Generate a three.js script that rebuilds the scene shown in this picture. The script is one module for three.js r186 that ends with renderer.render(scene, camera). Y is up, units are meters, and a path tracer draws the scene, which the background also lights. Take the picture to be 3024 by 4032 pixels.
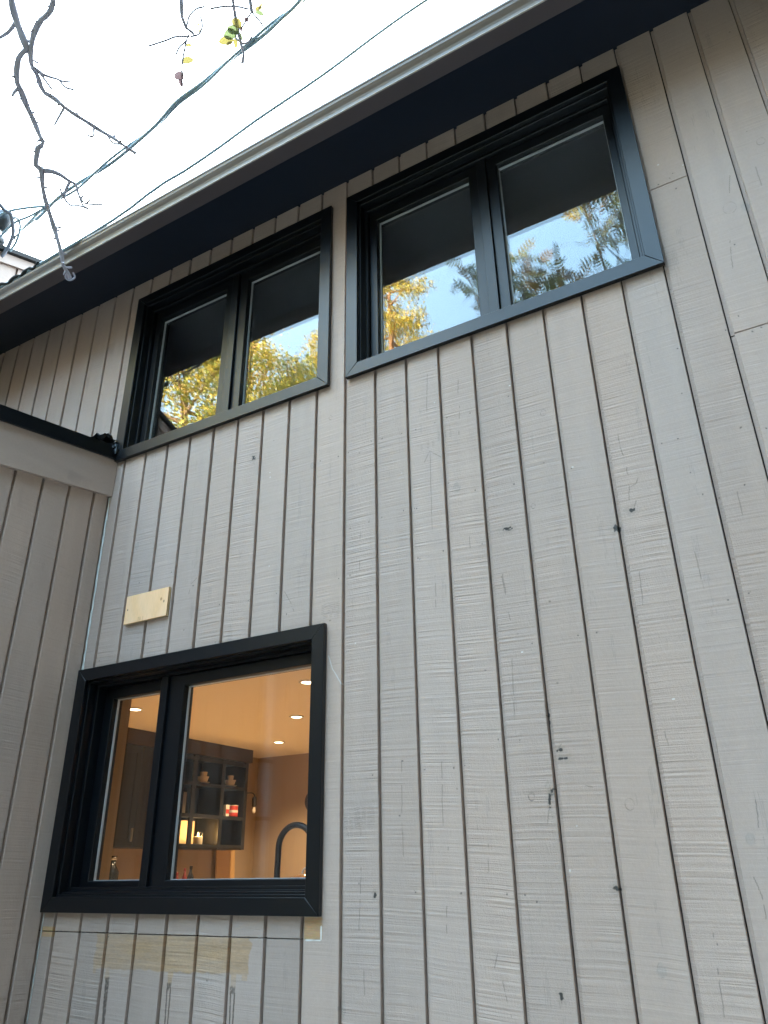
import * as THREE from 'three';
import { mergeGeometries } from 'three/addons/utils/BufferGeometryUtils.js';
import { RoundedBoxGeometry } from 'three/addons/geometries/RoundedBoxGeometry.js';

// ---------------------------------------------------------------- camera, sky, sun, exposure
const scene = new THREE.Scene();
const camera = new THREE.PerspectiveCamera(68.32, 768 / 1024, 0.05, 900);
camera.position.set(3.4046, 1.6, 2.7507);
camera.rotation.set(0.444289, 0.516552, -0.016364, 'YXZ');
scene.add(camera);

const renderer = new THREE.WebGLRenderer({ antialias: true });
renderer.setSize(768, 1024);
renderer.toneMapping = THREE.LinearToneMapping;
renderer.toneMappingExposure = 11.9;
renderer.shadowMap.enabled = true;
renderer.shadowMap.type = THREE.PCFSoftShadowMap;

const SUN = new THREE.Vector3(-0.4, 0.25, -0.88).normalize();   // low evening sun behind the house
const sun = new THREE.DirectionalLight(new THREE.Color(1.0, 0.8, 0.52), 5);
sun.position.copy(SUN).multiplyScalar(60);
sun.target.position.set(0, 4, 2);
sun.castShadow = true;
sun.shadow.mapSize.set(4096, 4096);
Object.assign(sun.shadow.camera, { left: -30, right: 30, top: 30, bottom: -30, near: 1, far: 140 });
scene.add(sun, sun.target);

{ // a clear evening sky: pale round the sun, bluer away from it and overhead
  const w = 512, h = 256, data = new Float32Array(w * h * 4), d = new THREE.Vector3();
  for (let j = 0; j < h; j++) for (let i = 0; i < w; i++) {
    const el = ((j + 0.5) / h - 0.5) * Math.PI, az = ((i + 0.5) / w - 0.5) * 2 * Math.PI;
    d.set(Math.cos(el) * Math.cos(az), Math.sin(el), Math.cos(el) * Math.sin(az));
    const g = Math.acos(THREE.MathUtils.clamp(d.dot(SUN), -1, 1)), up = Math.max(0, d.y);
    const low = Math.pow(1 - up, 3), glow = Math.exp(-g / 0.62), wide = 0.5 + 0.5 * Math.cos(g);
    const o = (j * w + i) * 4;
    data[o] = 0.19 + 0.36 * low + 2.3 * glow + 0.24 * wide;
    data[o + 1] = 0.46 + 0.28 * low + 2.1 * glow + 0.19 * wide;
    data[o + 2] = 0.75 + 0.16 * low + 1.75 * glow + 0.11 * wide;
    data[o + 3] = 1;
  }
  const sky = new THREE.DataTexture(data, w, h, THREE.RGBAFormat, THREE.FloatType);
  sky.mapping = THREE.EquirectangularReflectionMapping;
  sky.magFilter = sky.minFilter = THREE.LinearFilter;
  sky.needsUpdate = true;
  scene.background = sky;
  scene.environment = sky;
}

// ---------------------------------------------------------------- measured marks (metres on the wall, or points in space)
const NAILS=[[1.945,3.497],[1.836,3.502],[1.776,3.506],[1.642,3.482],[1.583,3.478],[1.474,3.484],[1.943,3.087],[1.829,3.081],[2.001,3.083],[2.012,3.08],[1.655,3.065],[1.759,3.075],[2.304,3.491],[2.188,3.505],[2.124,3.499],[2.021,3.494],[2.494,3.517],[2.479,3.076],[2.301,3.094],[2.314,2.837],[2.133,2.846],[2.009,2.838],[1.594,2.826],[1.656,2.829],[2.729,3.08],[3.09,3.087],[3.152,3.09],[3.195,2.838],[3.17,2.936],[3.338,2.838],[3.245,2.816],[2.488,2.382],[2.738,2.385],[2.667,2.386],[3.27,2.439],[3.201,2.427],[2.003,1.953],[2.129,1.951],[1.773,1.52],[1.948,1.527],[2.133,1.524],[2.372,1.518],[2.413,1.497],[2.307,1.52],[1.768,1.949],[0.273,3.063],[0.512,3.077],[0.874,2.828],[1.062,2.815],[1.236,2.82],[0.747,2.764],[0.867,2.636],[3.292,4.377],[3.342,4.388],[3.36,4.408],[3.406,3.508],[3.494,3.464],[3.527,3.47],[3.22,3.492],[3.777,4.788],[3.517,3.9]];
const CRACKS=[[[2.098,3.788],[2.087,3.632],[2.086,3.537]],[[2.093,3.351],[2.088,3.177],[2.085,2.957]],[[2.259,3.71],[2.25,3.618]],[[2.255,3.548],[2.241,3.395]],[[1.712,3.06],[1.707,2.846]],[[2.259,2.887],[2.259,2.83]],[[2.392,2.686],[2.406,2.546]],[[2.088,2.74],[2.085,2.597]],[[2.06,3.304],[2.09,3.356],[2.147,3.306]],[[2.933,3.176],[2.934,3.111],[2.945,3.053],[2.944,2.953],[2.933,2.881]],[[2.948,2.937],[2.969,2.943],[2.979,2.966]],[[2.947,2.848],[2.96,2.874]],[[2.927,2.598],[2.918,2.459]],[[3.128,2.629],[3.131,2.517]],[[3.31,2.818],[3.309,2.722]],[[2.388,2.679],[2.408,2.486]],[[2.401,2.335],[2.391,2.121]],[[2.508,1.855],[2.492,1.806],[2.476,1.738]],[[2.545,1.986],[2.559,2.003]],[[2.54,1.949],[2.573,1.954]],[[2.96,1.415],[2.955,1.323],[2.95,1.2]],[[3.155,1.783],[3.147,1.702]],[[2.918,2.018],[2.927,1.938]],[[3.104,1.566],[3.116,1.519],[3.115,1.445]],[[2.621,1.859],[2.651,1.85]],[[2.08,1.978],[2.075,1.853],[2.073,1.747]],[[1.713,1.613],[1.708,1.503],[1.702,1.398]],[[1.902,1.991],[1.898,1.739],[1.901,1.633]],[[2.09,1.676],[2.092,1.639]],[[2.249,1.681],[2.24,1.548]],[[2.259,1.347],[2.241,1.296]],[[2.266,1.271],[2.276,1.22],[2.289,1.16]],[[1.723,1.3],[1.726,1.193]],[[2.073,1.482],[2.067,1.396]],[[0.705,3.007],[0.666,2.978],[0.657,2.924]],[[1.283,2.821],[1.324,2.758],[1.345,2.709]],[[3.571,4.266],[3.551,4.173]],[[3.504,3.928],[3.484,3.765]],[[3.671,4.259],[3.671,4.127]]];
const RINGS=[[[1.532,3.723],0.011],[[2.551,2.954],0.01],[[2.641,3.38],0.014],[[2.768,1.789],0.017],[[2.428,1.833],0.013],[[3.537,4.096],0.028],[[3.718,4.385],0.018],[[2.428,1.83],0.012]];
const TEARS=[[[2.431,2.878],0.018,0.008],[[2.934,2.837],0.014,0.008],[[2.87,2.778],0.01,0.013],[[2.504,1.849],0.008,0.012],[[2.494,1.817],0.005,0.022],[[2.518,2.1],0.004,0.02],[[2.689,1.536],0.01,0.006],[[2.465,1.226],0.007,0.01],[[1.034,3.633],0.012,0.012],[[2.548,1.983],0.01,0.006],[[2.557,1.952],0.016,0.005],[[1.773,1.518],0.006,0.008]];
const BURLS=[[1.725,1.795],[1.667,1.757],[1.551,2.677],[2.095,3.367],[2.185,3.429]];
const TWIGS={b1:[[1.406,4.515,1.945],[1.383,4.489,1.906],[1.382,4.449,1.877],[1.384,4.406,1.847],[1.378,4.394,1.836],[1.351,4.379,1.839],[1.326,4.353,1.827],[1.293,4.32,1.795],[1.278,4.319,1.769],[1.244,4.317,1.716],[1.231,4.288,1.665],[1.237,4.234,1.63],[1.243,4.21,1.612],[1.222,4.207,1.62],[1.201,4.176,1.608],[1.185,4.149,1.594],[1.19,4.142,1.572],[1.16,4.116,1.538],[1.122,4.098,1.491],[1.098,4.081,1.45],[1.087,4.038,1.409],[1.091,3.979,1.378],[1.087,3.924,1.345],[1.076,3.902,1.326],[1.067,3.89,1.295],[1.056,3.883,1.273]],b1a:[[1.374,4.474,1.896],[1.341,4.454,1.894],[1.305,4.436,1.902],[1.277,4.416,1.916]],b1b:[[1.279,4.312,1.781],[1.265,4.298,1.783],[1.252,4.287,1.78]],b1c:[[1.192,4.143,1.566],[1.203,4.163,1.535],[1.203,4.182,1.495],[1.206,4.184,1.46],[1.222,4.175,1.437],[1.222,4.145,1.419],[1.228,4.12,1.404],[1.241,4.102,1.389],[1.261,4.101,1.374],[1.285,4.116,1.342]],b1d:[[1.206,4.181,1.455],[1.181,4.157,1.449],[1.164,4.134,1.438],[1.177,4.106,1.413],[1.215,4.097,1.396],[1.244,4.086,1.372]],b1e:[[1.089,4.043,1.412],[1.099,4.032,1.401],[1.116,4.032,1.395]],b1f:[[1.067,3.89,1.295],[1.053,3.875,1.29],[1.05,3.878,1.267],[1.063,3.897,1.255],[1.074,3.904,1.274]],b1g:[[1.221,4.148,1.421],[1.23,4.095,1.389],[1.242,4.087,1.375]],b1h:[[1.073,3.896,1.32],[1.079,3.903,1.304],[1.085,3.912,1.291]],b1i:[[1.16,4.133,1.441],[1.166,4.148,1.459],[1.171,4.155,1.471]],b1j:[[1.227,4.121,1.405],[1.242,4.132,1.407]],b1k:[[1.244,4.102,1.387],[1.264,4.116,1.387]],b2:[[1.545,4.52,1.872],[1.507,4.488,1.853],[1.471,4.467,1.857],[1.431,4.437,1.85],[1.399,4.407,1.832],[1.371,4.385,1.81],[1.351,4.377,1.786],[1.336,4.385,1.753],[1.314,4.379,1.72],[1.308,4.371,1.7],[1.333,4.354,1.67],[1.364,4.317,1.637],[1.379,4.312,1.59],[1.376,4.336,1.532],[1.386,4.338,1.488],[1.419,4.314,1.457],[1.449,4.287,1.432],[1.463,4.277,1.403],[1.467,4.285,1.363]],b2a:[[1.352,4.383,1.777],[1.346,4.403,1.733],[1.369,4.409,1.696],[1.389,4.399,1.681],[1.421,4.392,1.669]],b2b:[[1.376,4.405,1.69],[1.394,4.376,1.667],[1.421,4.365,1.65]],b2c:[[1.349,4.393,1.759],[1.335,4.396,1.716],[1.339,4.379,1.686]],b2d:[[1.363,4.316,1.637],[1.331,4.29,1.631],[1.303,4.265,1.625]],b2e:[[1.373,4.336,1.505],[1.356,4.319,1.49],[1.344,4.312,1.507]],b2f:[[1.407,4.321,1.464],[1.424,4.288,1.441],[1.456,4.282,1.422]],b2g:[[1.371,4.387,1.801],[1.369,4.399,1.778]],b2h:[[1.517,4.495,1.855],[1.513,4.5,1.87]],b2i:[[1.537,4.513,1.869],[1.532,4.505,1.852]],b2j:[[1.379,4.312,1.59],[1.387,4.319,1.595]],b3:[[1.752,4.913,1.485],[1.728,4.86,1.452],[1.728,4.834,1.43],[1.725,4.817,1.407],[1.727,4.815,1.389],[1.737,4.822,1.382]],b3a:[[1.721,4.812,1.395],[1.704,4.801,1.387],[1.674,4.781,1.366],[1.643,4.763,1.343],[1.611,4.748,1.309],[1.579,4.733,1.275]],b3b:[[1.72,4.81,1.386],[1.674,4.802,1.419],[1.623,4.801,1.43],[1.544,4.802,1.449]],b3c:[[1.725,4.82,1.413],[1.756,4.848,1.434],[1.794,4.865,1.436],[1.828,4.877,1.42]],b3d:[[1.722,4.812,1.383],[1.75,4.834,1.365],[1.776,4.85,1.376],[1.793,4.856,1.406]],b3e:[[1.699,4.797,1.385],[1.665,4.778,1.388],[1.641,4.76,1.379]],b4:[[1.918,4.951,1.361],[1.892,4.929,1.311],[1.88,4.893,1.277],[1.875,4.856,1.252],[1.873,4.825,1.231],[1.871,4.807,1.214],[1.853,4.796,1.209],[1.848,4.783,1.194]],b4a:[[1.874,4.884,1.271],[1.859,4.862,1.258],[1.874,4.845,1.245]],b4b:[[1.877,4.836,1.239],[1.906,4.834,1.231],[1.93,4.846,1.236]],b5:[[1.977,4.963,1.319],[1.972,4.929,1.293],[1.964,4.917,1.286]],b5a:[[1.955,4.93,1.295],[1.909,4.943,1.327],[1.869,4.918,1.366],[1.837,4.886,1.398]],b5b:[[1.964,4.917,1.286],[1.93,4.902,1.278],[1.894,4.882,1.268]],b5c:[[1.964,4.917,1.286],[1.983,4.884,1.259],[1.99,4.869,1.236]]};
const LEAF_SPOTS=[[1.654,4.78,1.325],[1.596,4.741,1.311],[1.587,4.726,1.288],[1.688,4.813,1.358],[1.892,4.887,1.296],[1.866,4.872,1.288],[1.848,4.861,1.284],[1.821,4.846,1.278],[1.853,4.848,1.249],[1.878,4.862,1.254],[1.829,4.843,1.262],[1.994,4.925,1.278],[1.989,4.916,1.263],[1.932,4.898,1.28],[1.897,4.878,1.269],[2.007,4.93,1.279],[1.761,4.861,1.381],[1.752,4.849,1.365]];
const TRIPLEX=[[-1.745,6.94,-0.04],[-1.504,6.964,-0.019],[-1.147,6.989,-0.017],[-0.825,7.012,-0.005],[-0.545,7.036,0.008],[-0.181,7.06,0.031],[0.08,7.085,0.077],[0.347,7.109,0.084],[0.622,7.133,0.113],[0.874,7.157,0.126],[1.121,7.182,0.145],[1.331,7.206,0.158]];
const SINGLE_WIRE=[[-1.097,5.202,0.605],[-0.902,5.194,0.603],[-0.773,5.201,0.6],[-0.571,5.21,0.595],[-0.385,5.225,0.59],[-0.183,5.257,0.575],[-0.024,5.295,0.555],[0.191,5.352,0.53],[0.369,5.435,0.5],[0.499,5.534,0.47],[0.636,5.584,0.44],[0.882,5.723,0.38],[1.116,5.903,0.31],[1.43,6.128,0.21],[1.589,6.247,0.16],[1.907,6.529,0.05],[2.199,6.76,-0.05]];
const DROP_WIRES={m1:[[-1.555,6.96,-0.007],[-1.657,6.911,0.086],[-1.762,6.852,0.172],[-1.829,6.806,0.213],[-1.882,6.765,0.24]],m2:[[-1.539,6.968,-0.019],[-1.676,6.869,0.038],[-1.78,6.796,0.096],[-1.844,6.74,0.113],[-1.939,6.646,0.124]],m3:[[-1.555,6.96,-0.007],[-1.624,6.901,0.006],[-1.674,6.856,0.01]],m4:[[-1.794,6.745,0.025],[-1.832,6.712,0.035],[-1.852,6.686,0.025]],loop1:[[-1.789,6.89,0.309],[-1.787,6.843,0.203],[-1.772,6.837,0.162],[-1.799,6.782,0.106],[-1.835,6.722,0.061],[-1.885,6.659,0.04],[-1.945,6.592,0.032],[-2.021,6.51,0.035]],loop2:[[-1.779,6.813,0.126],[-1.757,6.824,0.108],[-1.762,6.799,0.065],[-1.805,6.735,0.027],[-1.864,6.663,0.007],[-1.921,6.603,0.007]]};

// ---------------------------------------------------------------- helpers
const V = (x, y, z) => new THREE.Vector3(x, y, z);
function rng(seed) { let a = seed >>> 0; return () => { a = (a + 0x6d2b79f5) | 0; let t = Math.imul(a ^ (a >>> 15), 1 | a); t = (t + Math.imul(t ^ (t >>> 7), 61 | t)) ^ t; return ((t ^ (t >>> 14)) >>> 0) / 4294967296; }; }
const hash2 = (x, y, s) => { let h = Math.imul(x, 374761393) ^ Math.imul(y, 668265263) ^ Math.imul(s, 2147483647 - 97); h = Math.imul(h ^ (h >>> 13), 1274126177); return ((h ^ (h >>> 16)) >>> 0) / 4294967296; };
function noise(x, y, s = 1, px = 0, py = 0) {   // value noise, wrapping after px, py cells when given
  let xi = Math.floor(x), yi = Math.floor(y); let fx = x - xi, fy = y - yi;
  fx = fx * fx * (3 - 2 * fx); fy = fy * fy * (3 - 2 * fy);
  const wx = (v) => px ? ((v % px) + px) % px : v, wy = (v) => py ? ((v % py) + py) % py : v;
  const a = hash2(wx(xi), wy(yi), s), b = hash2(wx(xi + 1), wy(yi), s), c = hash2(wx(xi), wy(yi + 1), s), d = hash2(wx(xi + 1), wy(yi + 1), s);
  return a + (b - a) * fx + (c - a) * fy + (a - b - c + d) * fx * fy;
}
const taken = {};
function numbered(name) { const n = taken[name] = (taken[name] ?? -1) + 1; return n ? name + '_' + String(n).padStart(3, '0') : name; }
function add(o, parent) { o.traverse((m) => { if (m.isMesh) { m.castShadow = true; m.receiveShadow = true; } }); (parent ?? scene).add(o); return o; }
function mesh(name, geometry, material, parent) { const m = new THREE.Mesh(Array.isArray(geometry) ? join(geometry) : geometry, material); m.name = parent ? name : numbered(name); return add(m, parent); }
function thing(name, label, category, position, group) {
  const o = new THREE.Group(); o.name = numbered(name); o.userData = { label, category }; if (group) o.userData.group = group;
  if (position) o.position.set(...position); scene.add(o); return o;
}
function tag(o, label, category, group) { Object.assign(o.userData, { label, category }); if (group) o.userData.group = group; return o; }
function structure(name, geometry, material, label) { const m = mesh(name, geometry, material); m.userData.kind = 'structure'; m.userData.label = label; m.userData.category = name.split('_').pop(); return m; }
function join(list) {
  const plain = list.map((g) => { g = g.index ? g.toNonIndexed() : g; for (const k of Object.keys(g.attributes)) if (!['position', 'normal', 'uv'].includes(k)) g.deleteAttribute(k); return g; });
  return plain.length > 1 ? mergeGeometries(plain) : plain[0];
}
function block(x0, x1, y0, y1, z0, z1, r = 0.0015) {   // a box with softened edges
  const w = Math.abs(x1 - x0), h = Math.abs(y1 - y0), d = Math.abs(z1 - z0);
  const g = r > 0 ? new RoundedBoxGeometry(w, h, d, 1, Math.min(r, w / 2.1, h / 2.1, d / 2.1)) : new THREE.BoxGeometry(w, h, d);
  return g.translate((x0 + x1) / 2, (y0 + y1) / 2, (z0 + z1) / 2);
}
function poly(points, z0, z1, bevel = 0.0015, holes = []) {   // outline in x, y pushed from z0 to z1
  const s = new THREE.Shape(points.map((p) => new THREE.Vector2(p[0], p[1])));
  for (const h of holes) s.holes.push(new THREE.Path(h.map((p) => new THREE.Vector2(p[0], p[1]))));
  const b = bevel > 0;
  const g = new THREE.ExtrudeGeometry(s, { depth: z1 - z0 - 2 * bevel, bevelEnabled: b, bevelThickness: bevel, bevelSize: bevel, bevelOffset: -bevel, bevelSegments: 1, curveSegments: 6 });
  return g.translate(0, 0, z0 + bevel);
}
const rect = (x0, x1, y0, y1) => [[x0, y0], [x1, y0], [x1, y1], [x0, y1]];
const ring = (x0, x1, y0, y1, i0, i1, j0, j1, z0, z1, bevel = 0.0015) => poly(rect(x0, x1, y0, y1), z0, z1, bevel, [rect(i0, i1, j0, j1).reverse()]);
function tube(points, radius, sides = 7, steps = 4) {   // radius: number or function of 0..1
  const pts = points.map((p) => p.isVector3 ? p : V(...p));
  const curve = new THREE.CatmullRomCurve3(pts, false, 'centripetal');
  const n = Math.max(2, (pts.length - 1) * steps);
  const g = new THREE.TubeGeometry(curve, n, 1, sides, false);
  const P = g.attributes.position, c = V(0, 0, 0);
  for (let i = 0; i <= n; i++) {
    const f = i / n; curve.getPointAt(f, c); const r = typeof radius === 'function' ? radius(f) : radius;
    for (let j = 0; j <= sides; j++) { const k = i * (sides + 1) + j; P.setXYZ(k, c.x + (P.getX(k) - c.x) * r, c.y + (P.getY(k) - c.y) * r, c.z + (P.getZ(k) - c.z) * r); }
  }
  return g;
}
const lathe = (profile, n = 20) => new THREE.LatheGeometry(profile.map((p) => new THREE.Vector2(p[0], p[1])), n);
const M = (r, g, b, roughness = 0.6, more = {}) => new THREE.MeshPhysicalMaterial({ color: new THREE.Color().setRGB(r, g, b), roughness, side: THREE.DoubleSide, ...more });
const toSRGB = (c) => { c = Math.min(1, Math.max(0, c)); return 255 * (c <= 0.0031308 ? 12.92 * c : 1.055 * Math.pow(c, 1 / 2.4) - 0.055); };
function texture(data, w, h, srgb, repeat) {
  const t = new THREE.DataTexture(data, w, h, THREE.RGBAFormat, THREE.UnsignedByteType);
  t.colorSpace = srgb ? THREE.SRGBColorSpace : THREE.NoColorSpace; t.magFilter = t.minFilter = THREE.LinearFilter;
  if (repeat) t.wrapS = t.wrapT = THREE.RepeatWrapping;
  t.needsUpdate = true; return t;
}

// ---------------------------------------------------------------- surfaces
const PITCH = 0.18;                              // one siding board
const PAINT = [0.435, 0.326, 0.27];             // warm grey house paint
// rough-sawn face: saw marks across the board, 0.72 m x 1.44 m, wraps
const sawn = (() => {
  const w = 1024, h = 2048, d = new Uint8Array(w * h * 4);
  for (let j = 0; j < h; j++) for (let i = 0; i < w; i++) {
    const col = Math.floor(i / 256), u = i / w, v = j / h;
    const bend = 0.8 * (noise(u * 8, v * 7, 11 + col, 8, 7) - 0.5) + (0.5 + col * 0.7) * (u * 4 - col);
    const y = v * 180 + bend * 0.6;
    const amp = 0.25 + 0.95 * Math.pow(noise(u * 10, v * 16, 5, 10, 16), 1.6);
    let a = noise(3.3 + col * 7, y, 21 + col, 0, 180) - 0.5;
    a += 0.55 * (noise(1.7, y * 2.3, 31 + col, 0, 414) - 0.5);
    let z = 0.5 + 0.42 * a * amp;
    z += 0.10 * (noise(u * 340, v * 96, 3, 340, 96) - 0.5) + 0.08 * (noise(i / 2.5, j / 2.5, 9) - 0.5);
    const o = (j * w + i) * 4, q = Math.max(0, Math.min(255, z * 255)); d[o] = d[o + 1] = d[o + 2] = q; d[o + 3] = 255;
  }
  const t = texture(d, w, h, false, true); t.channel = 1; return t;
})();
// colour of the main wall: paint with boards of slightly different tone, bare timber, nail holes, knots, splits
const WX0 = -0.2, WY0 = 0.6, WS = 4.8, WN = 2048;
const wallMap = (() => {
  const n = WN, f = new Float32Array(n * n * 3), mm = n / WS;
  for (let j = 0; j < n; j++) for (let i = 0; i < n; i++) {
    const x = WX0 + i / mm, y = WY0 + j / mm, k = Math.floor(x / PITCH), r = hash2(k, 7, 3), r2 = hash2(k, 9, 4);
    let t = 1 + 0.11 * (r - 0.5);
    t += 0.07 * (noise(x * 2.2 + k * 9, y * 1.1, 2) - 0.5) + 0.055 * (noise(x * 26, y * 2.4 + k * 3.1, 6) - 0.5);
    t += 0.10 * (noise(k * 5.5, y * 105 + 2.2 * noise(x * 9, y * 7, 4), 8) - 0.5) * Math.pow(noise(x * 7, y * 5, 12), 1.3);
    t += 0.05 * (noise(x * 210, y * 120, 5) - 0.5);
    const s = 0.03 * (r2 - 0.5) + 0.035 * (noise(x * 3.1, y * 2.3, 15) - 0.5), o = (j * n + i) * 3;
    f[o] = PAINT[0] * t * (1 + s); f[o + 1] = PAINT[1] * t; f[o + 2] = PAINT[2] * t * (1 - s);
  }
  const blend = (i, j, c, a) => { if (i < 0 || j < 0 || i >= n || j >= n || a <= 0) return; const o = (j * n + i) * 3; a = Math.min(1, a); for (let q = 0; q < 3; q++) f[o + q] += (c[q] - f[o + q]) * a; };
  const spot = (x, y, rx, ry, c, a, rough = 0) => {
    const ci = (x - WX0) * mm, cj = (y - WY0) * mm, ri = rx * mm, rj = ry * mm, m = 1.8;
    for (let j = Math.floor(cj - rj * m - 1); j <= cj + rj * m + 1; j++) for (let i = Math.floor(ci - ri * m - 1); i <= ci + ri * m + 1; i++) {
      let q = Math.hypot((i - ci) / Math.max(ri, 0.6), (j - cj) / Math.max(rj, 0.6));
      if (rough) q += rough * (noise(i * 0.35, j * 0.35, 44) - 0.5) * 2;
      blend(i, j, c, a * THREE.MathUtils.clamp((1.15 - q) / 0.3, 0, 1));
    }
  };
  const line = (pts, wd, c, a, broken = 0) => {
    for (let p = 0; p + 1 < pts.length; p++) {
      const [x0, y0] = pts[p], [x1, y1] = pts[p + 1], L = Math.hypot(x1 - x0, y1 - y0), m = Math.ceil(L * mm * 1.5);
      for (let q = 0; q < m; q++) { const t = q / m; const br = broken ? THREE.MathUtils.clamp((noise((x0 + q) * 0.06, y0 * 31, 77) - broken) * 6, 0, 1) : 1; spot(x0 + (x1 - x0) * t + 0.0022 * (noise(q * 0.07, p + x0 * 50, 17) - 0.5), y0 + (y1 - y0) * t, wd, wd, c, a * br * 0.5); }
    }
  };
  const DARK = [0.035, 0.03, 0.027], BARE = [0.47, 0.29, 0.15], RUST = [0.11, 0.065, 0.045], WHITE = [0.75, 0.75, 0.72];
  const R = rng(5);
  // tan bare-timber rectangle under the kitchen window, with runs
  for (let j = 0; j < n; j++) { const y = WY0 + j / mm; if (y < 1.15 || y > 1.37) continue; for (let i = 0; i < n; i++) {
    const x = WX0 + i / mm; if (x < 0.24 || x > 1.26) continue;
    const lo = 1.222 + 0.006 * (noise(x * 14, 1, 3) - 0.5) + 0.02 * Math.min(1, Math.max(0, (x - 0.3) / 0.9)) * 0.6, xl = 0.303 + 0.02 * (noise(y * 70, 2, 6) - 0.5), xr = 1.194 + 0.02 * (noise(y * 70, 5, 6) - 0.5);
    const run = [[0.398, 0.016, 1.187], [0.772, 0.013, 1.182], [1.115, 0.018, 1.187], [0.315, 0.012, 1.205], [1.17, 0.016, 1.215]].some(([rx, rw, ry]) => Math.abs(x - rx) < rw * (0.6 + 0.6 * noise(y * 50, rx * 9, 7)) && y > ry);
    const e = Math.min((y - lo + 0.008 * (noise(x * 40, y * 30, 19) - 0.5)) / 0.006, (x - xl) / 0.006, (xr - x) / 0.006, (1.364 - y) / 0.003);
    const inside = THREE.MathUtils.clamp(e, 0, 1), r2 = run && x > 0.29 && x < 1.2 && y < 1.3 ? 0.75 : 0;
    const grain = 0.78 + 0.3 * noise(x * 9, y * 160, 8) + 0.25 * (noise(x * 90, y * 300, 3) - 0.5);
    const cover = Math.max(inside, r2) * (0.42 + 0.42 * noise(x * 5.2, y * 16, 9) + 0.2 * (noise(x * 30, y * 190, 4) - 0.5));
    blend(i, j, BARE.map((c) => c * grain), cover);
  } }
  for (const [x0, x1, y0, y1] of [[1.449, 1.53, 1.366, 1.44], [-0.07, 0.0, 1.343, 1.383]]) for (let q = 0; q < 900; q++) { const x = x0 + (x1 - x0) * R(), y = y0 + (y1 - y0) * R(); spot(x, y, 0.012, 0.0022, BARE.map((c) => c * (0.8 + 0.45 * R())), 0.25); }
  // dirt runs below it
  for (const [xa, ya, xb, yb, hollow] of [[0.402, 1.193, 0.409, 1.02, 0], [0.770, 1.188, 0.775, 1.0, 1], [1.113, 1.192, 1.117, 1.0, 2]])
    for (let q = 0; q < 520; q++) { const t = R(), edge = hollow && t > 0.12 ? (R() < 0.5 ? -0.85 : 0.85) + 0.3 * (R() - 0.5) : 2 * R() - 1; spot(xa + (xb - xa) * t + edge * 0.012 * (1 - 0.35 * t), ya + (yb - ya) * t, 0.0025, 0.006, R() < 0.5 ? RUST : [0.10, 0.085, 0.075], 0.42 * (0.3 + 0.7 * R())); }
  // chipped filler along the patch cut
  for (let q = 0; q < 150; q++) { const x = 0.0 + 1.53 * R(); spot(x, 1.3655 + 0.004 * (R() - 0.5), 0.004 + 0.012 * R(), 0.0015, R() < 0.2 ? WHITE : RUST, 0.5 * R()); }
  line([[1.532, 1.366], [1.532, 1.412]], 0.0032, WHITE, 1, 0.25); line([[1.45, 1.362], [1.53, 1.363]], 0.003, WHITE, 0.8, 0.3);
  line([[1.545, 2.469], [1.566, 2.409], [1.59, 2.373], [1.615, 2.334]], 0.0022, [0.62, 0.6, 0.57], 0.9);
  for (const p of NAILS) { spot(p[0], p[1], 0.0028, 0.003, DARK, 0.75, 0.3); if (R() < 0.6) spot(p[0] + 0.014 * (R() - 0.5), p[1] + 0.012 * (R() - 0.5), 0.0018, 0.0018, DARK, 0.4); }
  for (const c of CRACKS) line(c, 0.0013, DARK, 0.75, 0.25);
  for (const [p, r] of RINGS) for (let a = 0; a < 60; a++) spot(p[0] + r * Math.cos(a / 9.55) * 0.9, p[1] + r * 1.1 * Math.sin(a / 9.55), 0.0014, 0.0014, DARK, 0.42 * noise(a * 0.2, r * 99, 4));
  for (const [p, rx, ry] of TEARS) { spot(p[0], p[1], rx * 2.2, ry * 2.6, [0.27, 0.215, 0.175], 0.3, 0.6); spot(p[0], p[1], rx * 0.9, ry * 0.9, [0.02, 0.017, 0.015], 0.95, 0.8); }
  for (const p of BURLS) for (let q = 0; q < 9; q++) { const y = p[1] + (q - 4) * 0.008; line([[p[0] - 0.05, y], [p[0] - 0.015, y + 0.012 * R()], [p[0] + 0.01, y + 0.004], [p[0] + 0.05, y + 0.002]], 0.0011, DARK, 0.4, 0.4); }
  for (let q = 0; q < 210; q++) { const k = Math.floor(R() * 24), x = k * PITCH + 0.03 + 0.13 * R(), y = 0.9 + 4.4 * R(), m = 1 + Math.floor(R() * 4); for (let b = 0; b < m; b++) line([[x + b * 0.006, y + 0.05 * R()], [x + b * 0.006 + 0.004 * (R() - 0.5), y - 0.05 - 0.14 * R()]], 0.0006, [0.13, 0.12, 0.11], 0.3, 0.4); }
  for (let q = 0; q < 130; q++) spot(4.4 * R(), 0.9 + 4.4 * R(), 0.002 + 0.003 * R(), 0.002 + 0.002 * R(), R() < 0.3 ? WHITE : DARK, 0.35 + 0.4 * R(), 0.4);
  for (let q = 0; q < 16; q++) { const x = 4.2 * R(), y = 1 + 4.2 * R(), r = 0.008 + 0.012 * R(); for (let a = 0; a < 40; a++) spot(x + r * Math.cos(a / 6.37) * 0.8, y + r * 1.3 * Math.sin(a / 6.37), 0.0013, 0.0013, DARK, 0.3 * noise(a * 0.2, q, 4)); spot(x, y, r * 0.9, r * 1.3, [0.27, 0.25, 0.225], 0.3, 0.4); }
  const d = new Uint8Array(n * n * 4);
  for (let q = 0; q < n * n; q++) { d[q * 4] = toSRGB(f[q * 3]); d[q * 4 + 1] = toSRGB(f[q * 3 + 1]); d[q * 4 + 2] = toSRGB(f[q * 3 + 2]); d[q * 4 + 3] = 255; }
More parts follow.
